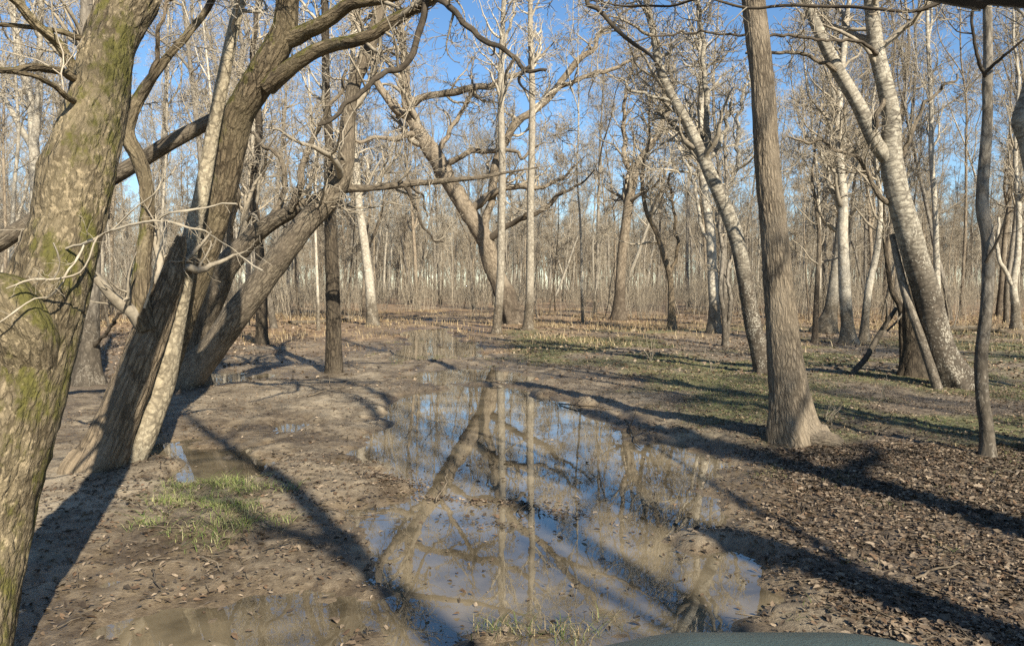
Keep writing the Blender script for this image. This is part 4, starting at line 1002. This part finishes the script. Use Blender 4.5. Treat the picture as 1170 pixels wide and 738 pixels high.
# a few at the sides, outside the frame, whose shadows fall across the meadow
for (x, y, k) in [(13, 4, 1), (17, 9, 3), (12, -4, 5), (21, 2, 0), (16, -7, 4), (24, 12, 6), (10.5, 9.5, 7), (-11, 6, 3), (-9, 12, 1), (-14, 14, 5), (15, 15, 2), (19, 18, 0), (-13, 20, 6), (-17, 10, 4)]:
    put(x, y, k, 0.9)

# trees whose labels still agree are told apart from left to right
same = {}
for o in COL.objects:
    if o.get('group') and o.get('category') == 'tree': same.setdefault(o['label'], []).append(o)
for lab, os_ in same.items():
    if len(os_) > 1:
        os_.sort(key=lambda q: q.location.x / max(q.location.y, 1.0))
        words = {2: ['left one', 'right one'], 3: ['leftmost', 'middle one', 'rightmost'], 4: ['leftmost', 'second one', 'third one', 'rightmost']}.get(len(os_), ['one of several'] * len(os_))
        for q, w in zip(os_, words): q['label'] = lab + ', ' + w

# the wood beyond, too deep to tell its trees apart
def instanced(name, xyz, rz, scl, idx, sets):
    """one object: the meshes of each set stood at the points (sets: lists of meshes picked by idx)"""
    me = bpy.data.meshes.new(name)
    me.vertices.add(len(xyz)); me.vertices.foreach_set('co', np.asarray(xyz, np.float32).ravel())
    rot = np.zeros((len(xyz), 3), np.float32); rot[:, 2] = rz
    a1 = me.attributes.new('rot', 'FLOAT_VECTOR', 'POINT'); a1.data.foreach_set('vector', rot.ravel())
    a2 = me.attributes.new('scl', 'FLOAT_VECTOR', 'POINT'); a2.data.foreach_set('vector', np.asarray(scl, np.float32).ravel())
    a3 = me.attributes.new('idx', 'INT', 'POINT'); a3.data.foreach_set('value', np.asarray(idx, np.int32))
    o = link(name, me)
    ng = bpy.data.node_groups.new(name, 'GeometryNodeTree')
    ng.interface.new_socket('Geometry', in_out='INPUT', socket_type='NodeSocketGeometry')
    ng.interface.new_socket('Geometry', in_out='OUTPUT', socket_type='NodeSocketGeometry')
    gi, go = ng.nodes.new('NodeGroupInput'), ng.nodes.new('NodeGroupOutput')
    def attr(n, t):
        q = ng.nodes.new('GeometryNodeInputNamedAttribute'); q.data_type = t; q.inputs['Name'].default_value = n
        return q.outputs['Attribute']
    ar, asc, ai = attr('rot', 'FLOAT_VECTOR'), attr('scl', 'FLOAT_VECTOR'), attr('idx', 'INT')
    jo = ng.nodes.new('GeometryNodeJoinGeometry')
    for ms in sets:
        src = []
        for k, mm in enumerate(ms):
            oi = ng.nodes.new('GeometryNodeObjectInfo'); oi.inputs['Object'].default_value = bpy.data.objects.new(name + '_source', mm)
            oi.inputs['As Instance'].default_value = True
            src.append(oi.outputs['Geometry'])
        jj = ng.nodes.new('GeometryNodeJoinGeometry')
        for q in reversed(src): ng.links.new(q, jj.inputs[0])
        ip = ng.nodes.new('GeometryNodeInstanceOnPoints')
        ng.links.new(gi.outputs[0], ip.inputs['Points']); ng.links.new(jj.outputs[0], ip.inputs['Instance'])
        ip.inputs['Pick Instance'].default_value = True
        ng.links.new(ai, ip.inputs['Instance Index']); ng.links.new(ar, ip.inputs['Rotation']); ng.links.new(asc, ip.inputs['Scale'])
        ng.links.new(ip.outputs[0], jo.inputs[0])
    ng.links.new(jo.outputs[0], go.inputs[0])
    md = o.modifiers.new('scatter', 'NODES'); md.node_group = ng
    return o
rngf = np.random.default_rng(99)
nF = 1900
yf = 108 + 150 * rngf.uniform(size=nF) ** 0.9
xf = rngf.uniform(-0.85, 0.85, nF) * yf
sf = rngf.uniform(0.75, 1.15, nF)
tag(instanced('far_wood', np.stack([xf, yf, np.full(nF, 0.1)], -1), rngf.uniform(0, 6.28, nF), np.stack([sf, sf, sf], -1), rngf.integers(0, 9, nF),
              [[p[0] for p in protos[:9]], [p[1] for p in protos[:9]]]), 'far grey-brown mass of bare trees closing off the view', kind='stuff')

# brush and thin suckers along the edge of the wood
brush = []
for k in range(7):
    g = Geo()
    nb = 13
    hb = rngf.uniform(1.2, 5.5, nb) * (1.0 if k < 5 else 1.5)
    N5 = 6
    tt = np.linspace(0, 1, N5)
    leanb = rngf.normal(size=(nb, 2)) * 0.15
    wv2 = np.cumsum(rngf.normal(size=(nb, N5, 2)) * 0.05, axis=1)
    xb, yb = rngf.normal(size=nb) * 1.3, rngf.normal(size=nb) * 1.3
    Pb = np.zeros((nb, N5, 3))
    Pb[:, :, 0] = xb[:, None] + (leanb[:, :1] * tt + wv2[:, :, 0] * tt) * hb[:, None]
    Pb[:, :, 1] = yb[:, None] + (leanb[:, 1:] * tt + wv2[:, :, 1] * tt) * hb[:, None]
    Pb[:, :, 2] = hb[:, None] * tt - 0.05
    Rb = (0.005 + 0.005 * hb)[:, None] * (1 - 0.7 * tt)[None]
    v, f = tubes(Pb, Rb, 3); g.add(v, f)
    c1 = spawn(rngf, Pb, Rb, 110, 0.2, 1.0, (22, 55), (0.4, 1.7), 4, 0.12, 0.12, (0.5, 0.8), 0.006)
    v, f = tubes(*c1, 3); g.add(v, f)
    c2 = spawn(rngf, c1[0], c1[1], 230, 0.2, 1.0, (25, 60), (0.2, 0.8), 3, 0.15, 0.06, (0.6, 0.9), 0.0055)
    v, f = tubes(*c2, 3); g.add(v, f)
    me = g.mesh('brush_clump'); me.materials.append(M['twig'])
    brush.append(me)
nB = 1150
yb = 37 + 120 * rngf.uniform(size=nB) ** 0.85
xb = rngf.uniform(-0.82, 0.82, nB) * yb
okb = np.abs(xb - np.interp(yb, [20, 30, 45, 70, 120], [-2.6, -3.6, -5.0, -7.5, -12])) > np.where(yb < 55, 3.0, 0.0)
xb, yb = xb[okb], yb[okb]; nB = len(xb)
sb = rngf.uniform(0.35, 0.8, nB)
tag(instanced('undergrowth', np.stack([xb, yb, np.full(nB, 0.1)], -1), rngf.uniform(0, 6.28, nB), np.stack([sb, sb, sb], -1), rngf.integers(0, 7, nB), [brush]),
    'tangle of thin brush stems along the edge of the wood', kind='stuff')

# ------------------------------------------------------------------ leaves, grass and sticks on the floor
def leafmat(name, rough=0.75):
    m, nt, b = newmat(name)
    a = nt.nodes.new('ShaderNodeAttribute'); a.attribute_name = 'tint'
    gq = nt.nodes.new('ShaderNodeNewGeometry')
    n = noise_(nt, gq.outputs['Position'], 60.0, 3, 0.6)
    nt.links.new(mix(nt, 1.0, a.outputs['Color'], ramp(nt, n, [(0.3, G3(0.65)), (0.7, G3(1.15))]), 'MULTIPLY'), b.inputs['Base Color'])
    b.inputs['Roughness'].default_value = rough
    b.inputs['Specular IOR Level'].default_value = 0.25
    return m
M['leaf'] = leafmat('dead_leaf')
M['grass'] = leafmat('grass_blade', 0.6)
rngl = np.random.default_rng(5)
LEAFC = np.array([[0.065, 0.048, 0.033], [0.115, 0.082, 0.053], [0.165, 0.12, 0.078], [0.21, 0.16, 0.108], [0.09, 0.071, 0.052], [0.14, 0.09, 0.053], [0.27, 0.21, 0.145]])

def leaf_verts(n, rng, size):
    """folded, curled leaves of 6 points"""
    L = size; Wd = size * rng.uniform(0.38, 0.62, n)
    curl = rng.uniform(-0.5, 0.6, n) * size
    fold = rng.uniform(0.02, 0.45, n) * Wd
    V = np.zeros((n, 6, 3))
    j = rng.uniform(0.6, 1.25, (n, 4))
    for i, (t, sd) in enumerate(((-0.5, 0), (-0.12, -1), (0.24, -1), (0.5, 0), (0.28, 1), (-0.1, 1))):
        zc = curl * (t + 0.05) ** 2
        V[:, i] = np.stack([L * t, Wd * 0.5 * sd * (j[:, i % 4] if sd else 1), zc + (fold * j[:, (i + 1) % 4] if sd else 0)], -1)
    return V, np.array([[0, 1, 2, 3], [3, 4, 5, 0]])

def rot_rand(n, rng, tilt):
    a = rng.uniform(0, 6.283, n); b_ = rng.normal(size=n) * tilt; c = rng.normal(size=n) * tilt
    ca, sa, cb, sb, cc, sc2 = np.cos(a), np.sin(a), np.cos(b_), np.sin(b_), np.cos(c), np.sin(c)
    Z, O = np.zeros(n), np.ones(n)
    Rz = np.stack([ca, -sa, Z, sa, ca, Z, Z, Z, O], -1).reshape(n, 3, 3)
    Rx = np.stack([O, Z, Z, Z, cb, -sb, Z, sb, cb], -1).reshape(n, 3, 3)
    Ry = np.stack([cc, Z, sc2, Z, O, Z, -sc2, Z, cc], -1).reshape(n, 3, 3)
    return Rz @ Rx @ Ry

def scatter(n, xr, yr, rng, dens):
    """points kept where dens(x,y) beats chance"""
    X, Y = [], []
    got = 0
    for _ in range(40):
        x = rng.uniform(*xr, n); y = rng.uniform(*yr, n)
        k = rng.uniform(size=n) < dens(x, y)
        X.append(x[k]); Y.append(y[k]); got += k.sum()
        if got >= n: break
    return np.concatenate(X)[:n], np.concatenate(Y)[:n]

def d_litter(x, y):
    l, g_, t_ = zones(x, y)
    inv = (np.abs(x) < 0.72 * y + 0.8)
    wetz = height(x, y) > 0.004
    isl = 0.0
    for (cx, cy, sx_, sy_, hh) in ISLES[:9]:
        isl = isl + 0.8 * np.exp(-((x - cx) / (sx_ * 1.2)) ** 2 - ((y - cy) / (sy_ * 1.3)) ** 2)
    for (cx, cy) in HERO_BASES:
        if cy < 17 and cx > 0: isl = isl + 0.5 * np.exp(-((x - cx) ** 2 + (y - cy + 0.15) ** 2) / 0.35)
    return inv * np.where(wetz, 0.10 + isl + l * (0.55 + 0.45 * fbm2(x * 1.3, y * 1.3, 3, 111)), 0.010 + 0.35 * isl)
def leaves(n, xr, yr, size, rng, tilt=0.35):
    x, y = scatter(n, xr, yr, rng, d_litter)
    n = len(x)
    V, q = leaf_verts(n, rng, rng.uniform(size[0], size[1], n))
    V = np.einsum('nij,nkj->nki', rot_rand(n, rng, tilt), V)
    z = np.maximum(height(x, y), 0.001) + 0.004 + rng.uniform(0, 0.010, n)
    V += np.stack([x, y, z], -1)[:, None, :]
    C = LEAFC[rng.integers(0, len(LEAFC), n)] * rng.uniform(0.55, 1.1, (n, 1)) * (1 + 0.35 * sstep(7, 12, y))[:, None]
    return V, q, C
vs, fs, cs, o = [], [], [], 0
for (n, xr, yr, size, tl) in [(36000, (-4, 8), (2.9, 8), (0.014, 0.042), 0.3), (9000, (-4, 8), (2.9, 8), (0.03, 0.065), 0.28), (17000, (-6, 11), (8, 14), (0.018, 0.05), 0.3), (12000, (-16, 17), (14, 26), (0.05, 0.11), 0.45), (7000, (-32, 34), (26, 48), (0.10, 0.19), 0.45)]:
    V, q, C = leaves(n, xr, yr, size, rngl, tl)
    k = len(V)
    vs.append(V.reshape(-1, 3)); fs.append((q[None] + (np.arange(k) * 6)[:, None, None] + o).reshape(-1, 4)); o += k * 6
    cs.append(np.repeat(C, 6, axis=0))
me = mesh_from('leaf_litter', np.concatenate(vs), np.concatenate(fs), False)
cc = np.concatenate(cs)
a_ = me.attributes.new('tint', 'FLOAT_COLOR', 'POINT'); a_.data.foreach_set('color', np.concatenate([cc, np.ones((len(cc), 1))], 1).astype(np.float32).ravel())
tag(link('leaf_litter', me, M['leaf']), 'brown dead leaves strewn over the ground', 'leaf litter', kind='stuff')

# the nearest, largest leaves one by one: lobed oak leaves
def oak_leaf(seed):
    r = np.random.default_rng(seed)
    t = np.linspace(0, 1, 9)
    w = np.array([0.02, 0.16, 0.10, 0.30, 0.17, 0.36, 0.2, 0.22, 0.03]) * r.uniform(0.85, 1.15, 9)
    bend = r.uniform(-0.35, 0.45)
    V, q = [], []
    for i in range(9):
        zc = bend * (t[i] - 0.4) ** 2 + 0.03 * math.sin(t[i] * 9 + seed)
        V += [[t[i] - 0.5, -w[i], zc + w[i] * 0.35 * r.uniform(0.2, 1.5)], [t[i] - 0.5, 0, zc], [t[i] - 0.5, w[i], zc + w[i] * 0.35 * r.uniform(0.2, 1.5)]]
    for i in range(8):
        q += [[i * 3, i * 3 + 3, i * 3 + 4, i * 3 + 1], [i * 3 + 1, i * 3 + 4, i * 3 + 5, i * 3 + 2]]
    me = mesh_from('oak_leaf', np.array(V), np.array(q), True)
    c = LEAFC[[3, 2, 6, 1, 5, 3, 2, 6][seed % 8]] * r.uniform(0.9, 1.15)
    a_ = me.attributes.new('tint', 'FLOAT_COLOR', 'POINT')
    a_.data.foreach_set('color', np.tile([*c, 1.0], len(V)).astype(np.float32))
    me.materials.append(M['leaf'])
    return me
oaks = [oak_leaf(k) for k in range(10)]
lx, ly = scatter(240, (-3.2, 4.4), (3.4, 6.6), rngl, lambda x, y: np.clip(d_litter(x, y) * 1.2 - 0.1, 0.01, 1))
lz = np.maximum(height(lx, ly), 0.0)
for i in range(len(lx)):
    c = bpy.data.objects.new('leaf', oaks[i % 10]); COL.objects.link(c); c.parent = ground
    s = rngl.uniform(0.05, 0.09)
    c.scale = (s, s, s); c.location = (lx[i], ly[i], lz[i] + 0.014)
    c.rotation_euler = (rngl.normal() * 0.3, rngl.normal() * 0.3, rngl.uniform(0, 6.28))

def blades(x, y, h, w, rng, cols, lean=0.5):
    n = len(x)
    a = rng.uniform(0, 6.283, n); ln = np.abs(rng.normal(size=n)) * lean * h
    z = np.maximum(height(x, y), 0.0)
    dx, dy = np.cos(a), np.sin(a)
    V = np.zeros((n, 6, 3))
    for i, (t, ww) in enumerate(((0, 1.0), (0.55, 0.75), (1.0, 0.08))):
        cx, cy, cz = x + dx * ln * t ** 2, y + dy * ln * t ** 2, z - 0.005 + h * t * (1 - 0.25 * t * lean)
        V[:, i * 2] = np.stack([cx - dy * w * ww, cy + dx * w * ww, cz], -1)
        V[:, i * 2 + 1] = np.stack([cx + dy * w * ww, cy - dx * w * ww, cz], -1)
    q = np.array([[0, 1, 3, 2], [2, 3, 5, 4]])
    f = (q[None] + (np.arange(n) * 6)[:, None, None]).reshape(-1, 4)
    C = np.repeat(cols[rng.integers(0, len(cols), n)] * rng.uniform(0.75, 1.25, (n, 1)), 6, axis=0)
    return V.reshape(-1, 3), f, C
def grass_obj(name, V, f, C, org=None):
    if org is not None: V = V - np.array(org)
    me = mesh_from(name, V, f, False)
    a_ = me.attributes.new('tint', 'FLOAT_COLOR', 'POINT'); a_.data.foreach_set('color', np.concatenate([C, np.ones((len(C), 1))], 1).astype(np.float32).ravel())
    return link(name, me, M['grass'], loc=org)
GREEN = np.array([[0.075, 0.10, 0.025], [0.11, 0.13, 0.04], [0.17, 0.165, 0.065], [0.055, 0.08, 0.02], [0.26, 0.21, 0.11], [0.30, 0.24, 0.14], [0.20, 0.15, 0.08]])
DRY = np.array([[0.34, 0.26, 0.14], [0.27, 0.19, 0.10], [0.20, 0.14, 0.07], [0.42, 0.33, 0.19]])
MIX = np.concatenate([GREEN[[0, 1, 2, 1, 4]], DRY[[0, 1]]])
def d_green(x, y):
    l, g_, t_ = zones(x, y)
    return (np.abs(x) < 0.72 * y + 1) * g_ * (0.5 + 0.5 * fbm2(x * 1.1, y * 1.1, 3, 121))
x, y = scatter(44000, (-1, 17), (6.3, 26), rngl, d_green)
V, f, C = blades(x, y, rngl.uniform(0.012, 0.055, len(x)), rngl.uniform(0.004, 0.008, len(x)), rngl, MIX, 1.6)
tag(grass_obj('meadow_grass', V, f, C), 'short patchy green grass on the meadow right of the track', 'grass', kind='stuff')
def d_dry(x, y):
    l, g_, t_ = zones(x, y)
    return (np.abs(x) < 0.72 * y + 1) * t_ * (height(x, y) > 0.02) * np.clip(0.35 + 0.9 * fbm2(x * 0.5, y * 0.5, 3, 131), 0, 1)
x, y = scatter(26000, (-32, 32), (20, 58), rngl, d_dry)
V, f, C = blades(x, y, rngl.uniform(0.06, 0.30, len(x)), rngl.uniform(0.006, 0.012, len(x)), rngl, DRY, 0.8)
tag(grass_obj('dry_grass', V, f, C), 'tan dead grass along the foot of the wood', 'grass', kind='stuff')

def tuft_patch(label, spots, hh, cols=GREEN):
    X, Y = [], []
    for (px, py, sx_, sy_, n) in spots:
        gx, gy = gpt(px, py)
        nc = max(3, n // 45)
        cx, cy = rngl.normal(size=nc) * sx_, rngl.normal(size=nc) * sy_
        i = rngl.integers(0, nc, n)
        X.append(gx + cx[i] + rngl.normal(size=n) * 0.07); Y.append(gy + cy[i] + rngl.normal(size=n) * 0.07)
    X, Y = np.concatenate(X), np.concatenate(Y)
    V, f, C = blades(X, Y, rngl.uniform(hh[0], hh[1], len(X)), rngl.uniform(0.0015, 0.003, len(X)), rngl, cols, 1.7)
    org = (float(X.mean()), float(Y.mean()), height1(X.mean(), Y.mean()))
    return tag(grass_obj('grass_patch', V, f, C, org), label, 'grass', kind='stuff')
tuft_patch('patch of fresh green grass on the mud at lower left', [(200, 582, 0.10, 0.10, 260), (240, 562, 0.16, 0.12, 420), (282, 566, 0.12, 0.12, 360), (258, 592, 0.18, 0.14, 420), (285, 612, 0.12, 0.10, 240), (175, 606, 0.05, 0.06, 90), (225, 615, 0.12, 0.08, 140)], (0.05, 0.12), np.array([[0.10, 0.15, 0.03], [0.16, 0.20, 0.05], [0.24, 0.25, 0.09], [0.33, 0.29, 0.15]]))
tuft_patch('thin straggling grass at the near edge of the puddle', [(570, 722, 0.14, 0.03, 70), (620, 724, 0.14, 0.03, 90), (660, 722, 0.12, 0.03, 70)], (0.05, 0.12))
tuft_patch('green grass clump beside the slender trunk', [(1160, 524, 0.16, 0.12, 260), (1145, 532, 0.1, 0.06, 80)], (0.03, 0.09))
tuft_patch('green weeds among the leaves at right', [(1030, 590, 0.06, 0.06, 30), (985, 655, 0.03, 0.03, 25), (920, 720, 0.03, 0.03, 20), (870, 545, 0.2, 0.1, 90), (1080, 640, 0.05, 0.05, 25), (950, 560, 0.2, 0.15, 90)], (0.03, 0.07))
tuft_patch('green growth along the bank of the far puddle', [(450, 410, 0.9, 0.5, 300), (540, 413, 0.9, 0.4, 500), (480, 391, 0.8, 0.4, 200), (600, 418, 0.8, 0.5, 400)], (0.04, 0.10))

# sticks lying about
STICKS = [((176, 655), (188, 676), 'short dark stick on the wet mud at lower left'), ((498, 575), (520, 560), 'twig standing out of the puddle left of its centre'), ((596, 592), (604, 578), 'small twig on the mud bar in the puddle'),
          ((715, 480), (738, 512), 'pale stick at the right edge of the puddle'), ((640, 462), (700, 474), 'dark stick on the far right bank of the puddle'), ((350, 460), (400, 447), 'stick on the mud near the dark slender trunk'),
          ((65, 452), (120, 440), 'dead branch on the ground behind the mossy tree'), ((560, 440), (600, 437), 'dark branch lying across the narrow end of the puddle'), ((990, 545), (1060, 560), 'thin stick among the leaves right of the ridged tree'),
          ((1050, 680), (1120, 660), 'thin stick in the shade at lower right'), ((300, 640), (352, 628), 'thin stick on the mud left of the puddle'), ((225, 645), (250, 662), 'bent twig on the mud at lower left')]
for k, (a0, a1, lab) in enumerate(STICKS):
    rng = np.random.default_rng(300 + k)
    p0, p1 = gpt(*a0), gpt(*a1)
    t = np.linspace(0, 1, 8)
    xy = p0 + (p1 - p0) * t[:, None] + np.cumsum(rng.normal(size=(8, 2)) * 0.012, axis=0)
    z = np.maximum(height(xy[:, 0], xy[:, 1]), 0.0) + 0.012 + (0.15 * t if k == 1 else 0.03 * np.sin(t * 3.1))
    P = np.concatenate([xy, z[:, None]], 1)[None]
    L = np.linalg.norm(p1 - p0)
    R = (0.006 + 0.005 * L) * (1 - 0.6 * t)[None]
    g = Geo(); v, f = tubes(P, R, 6); g.add(v, f)
    c = spawn(rng, P, R, 3, 0.3, 0.9, (25, 60), (0.15 * L, 0.4 * L), 5, 0.2, 0.02, (0.5, 0.7), 0.002)
    v, f = tubes(*c, 5); g.add(v, f)
    v, f = g.data(); org = P[0, 0]
    tag(link('stick', mesh_from('stick', v - org, f), M['debris' if k % 2 else 'twig_dark'], loc=tuple(org)), lab, 'stick', 'sticks lying on the ground')
rng = np.random.default_rng(400)
nS = 2600
x, y = scatter(nS, (-7, 9), (3, 18), rng, lambda x, y: (np.abs(x) < 0.72 * y + 0.6) * (height(x, y) > 0.005) * 0.8)
a = rng.uniform(0, 6.28, len(x)); L = rng.uniform(0.04, 0.28, len(x))
t = np.linspace(-0.5, 0.5, 4)
P = np.zeros((len(x), 4, 3))
P[:, :, 0] = x[:, None] + np.cos(a)[:, None] * L[:, None] * t + rng.normal(size=(len(x), 4)) * 0.006
P[:, :, 1] = y[:, None] + np.sin(a)[:, None] * L[:, None] * t + rng.normal(size=(len(x), 4)) * 0.006
P[:, :, 2] = (height(x, y) + 0.012)[:, None] + rng.normal(size=(len(x), 1)) * 0.02 * t + 0.004
v, f = tubes(P, np.full((len(x), 4), 0.0024) * rng.uniform(0.6, 1.7, (len(x), 1)), 3)
tag(link('fallen_twigs', mesh_from('fallen_twigs', v, f), M['debris']), 'small broken twigs scattered over mud and leaves', 'twigs', kind='stuff')

# dead weeds standing in the meadow
for k, (px, py, hh, lab) in enumerate([(812, 432, 0.75, 'curled dry weed standing in the meadow'), (742, 420, 0.9, 'thin dry stem standing in the meadow left of the curled weed'), (1010, 470, 0.5, 'dry weed in the grass below the two-stemmed tree'), (950, 500, 0.35, 'dry weed right of the root of the ridged tree')]):
    rng = np.random.default_rng(500 + k)
    gx, gy = gpt(px, py); gz = height1(gx, gy)
    n = 4
    d = rng.normal(size=(n, 2)) * 0.22
    t = np.linspace(0, 1, 7)
    P = np.zeros((n, 7, 3))
    P[:, :, 0] = d[:, :1] * t * hh + 0.04 * np.sin(t * 5 + k); P[:, :, 1] = d[:, 1:] * t * hh; P[:, :, 2] = (hh * rng.uniform(0.6, 1, (n, 1))) * t * (1 - 0.15 * t) - 0.02
    R = np.full((n, 7), 0.006) * (1 - 0.6 * t)
    g = Geo(); v, f = tubes(P, R, 4); g.add(v, f)
    c = spawn(rng, P, R, 10, 0.4, 1, (25, 60), (0.08, 0.25), 4, 0.3, 0.0, (0.5, 0.8), 0.002)
    v, f = tubes(*c, 3); g.add(v, f)
    tag(link('dry_weed', g.mesh('dry_weed'), M['twig'], loc=(gx, gy, gz)), lab, 'weed', 'dry weeds')

# ------------------------------------------------------------------ the vehicle the picture is taken from: hood, roof rail, pillars
m, nt, b = newmat('wet_teal_paint')
tc = nt.nodes.new('ShaderNodeTexCoord')
n1 = noise_(nt, tc.outputs['Object'], 130, 3, 0.7); n2 = noise_(nt, tc.outputs['Object'], 6, 4, 0.6)
nt.links.new(mix(nt, n2, (0.025, 0.042, 0.040), (0.07, 0.10, 0.095)), b.inputs['Base Color'])
b.inputs['Roughness'].default_value = 0.32
bp = N_(nt, 'ShaderNodeBump', Strength=0.6, Distance=0.006); nt.links.new(n1, bp.inputs['Height']); nt.links.new(bp.outputs[0], b.inputs['Normal'])
teal = m
m, nt, b = newmat('black_trim')
b.inputs['Base Color'].default_value = (0.012, 0.012, 0.014, 1); b.inputs['Roughness'].default_value = 0.55
trim = m
veh = tag(link('utility_vehicle', None, loc=(0.42, 0, 0)), 'teal hood and black roof rail of the vehicle the viewer sits in', 'vehicle')
u = np.linspace(-0.62, 0.62, 41); w = np.linspace(0.85, 1.72, 22)
UU, WW = np.meshgrid(u, w)
UU = UU + 0.07
zz = 1.073 - 0.5 * np.clip(np.abs(UU - 0.07) - 0.5, 0, 1) ** 1.5 - 0.9 * np.clip(WW - 1.36, 0, 1) ** 1.6
zz += 0.039 * (1 - sstep(0.14, 0.40, np.abs(UU - 0.07)))
idx = np.arange(UU.size).reshape(UU.shape)
qf = np.stack([idx[:-1, :-1], idx[:-1, 1:], idx[1:, 1:], idx[1:, :-1]], -1).reshape(-1, 4)
top = np.stack([UU, WW, zz], -1).reshape(-1, 3)
bot = top.copy(); bot[:, 2] -= 0.03
e = np.concatenate([idx[0], idx[1:, -1], idx[-1, ::-1][1:], idx[::-1, 0][1:]])
sidef = np.stack([e[:-1], e[1:], e[1:] + UU.size, e[:-1] + UU.size], -1)
link('hood', mesh_from('hood', np.concatenate([top, bot]), np.concatenate([qf, qf[:, ::-1] + UU.size, sidef[:, ::-1]])), teal, veh)
def bar(name, pts, r, mat, parent):
    p, rr = resample(np.array(pts, float), np.full(len(pts), r), 0.03, 80)
    v, f = trunk_geo(p, rr, 12, lump=0, cap=True); BARK.clear()
    return link(name, mesh_from(name, v, f), mat, parent)
def box(name, lo, hi, mat, parent):
    lo, hi = np.array(lo), np.array(hi)
    v = np.array([[(lo, hi)[i][0], (lo, hi)[j][1], (lo, hi)[k][2]] for i in (0, 1) for j in (0, 1) for k in (0, 1)])
    f = np.array([[0, 1, 3, 2], [4, 6, 7, 5], [0, 4, 5, 1], [2, 3, 7, 6], [0, 2, 6, 4], [1, 5, 7, 3]])
    return link(name, mesh_from(name, v, f, False), mat, parent)
# header: bottom edge slopes down to the right (the roof sits a little crooked)
bar('roof_rail', [(-1.15, 0.60, 2.21), (-0.02, 0.80, 2.0765), (0.10, 0.81, 2.0675), (0.85, 0.80, 2.0)], 0.027, trim, veh)
bar('pillar', [(-1.15, 0.60, 2.21), (-1.12, 0.55, 1.6), (-1.10, 0.55, 0.8)], 0.024, trim, veh)
bar('pillar', [(0.85, 0.80, 2.0), (0.84, 0.84, 1.6), (0.80, 0.88, 1.05)], 0.024, trim, veh)
box('front_panel', (-0.6, 1.50, 0.45), (0.6, 1.62, 0.98), teal, veh)
box('bumper', (-0.62, 1.66, 0.42), (0.62, 1.74, 0.56), trim, veh)
for s in (-1, 1):
    box('fender', (s * 0.72 - 0.14, 0.92, 0.78), (s * 0.72 + 0.14, 1.6, 0.84), teal, veh)
    a = np.linspace(0, 2 * math.pi, 28, endpoint=False)
    prof = [(-0.10, 0.14), (-0.11, 0.24), (-0.08, 0.31), (0.08, 0.31), (0.11, 0.24), (0.10, 0.14)]
    V = np.array([[s * 0.72 + px_, 1.28 + rr * math.cos(t_), 0.33 + rr * math.sin(t_)] for px_, rr in prof for t_ in a])
    id2 = np.arange(len(V)).reshape(len(prof), 28)
    q = np.stack([id2, np.roll(id2, -1, 1), np.roll(np.roll(id2, -1, 0), -1, 1), np.roll(id2, -1, 0)], -1).reshape(-1, 4)
    wh = link('wheel', mesh_from('wheel', V, q), trim, veh)
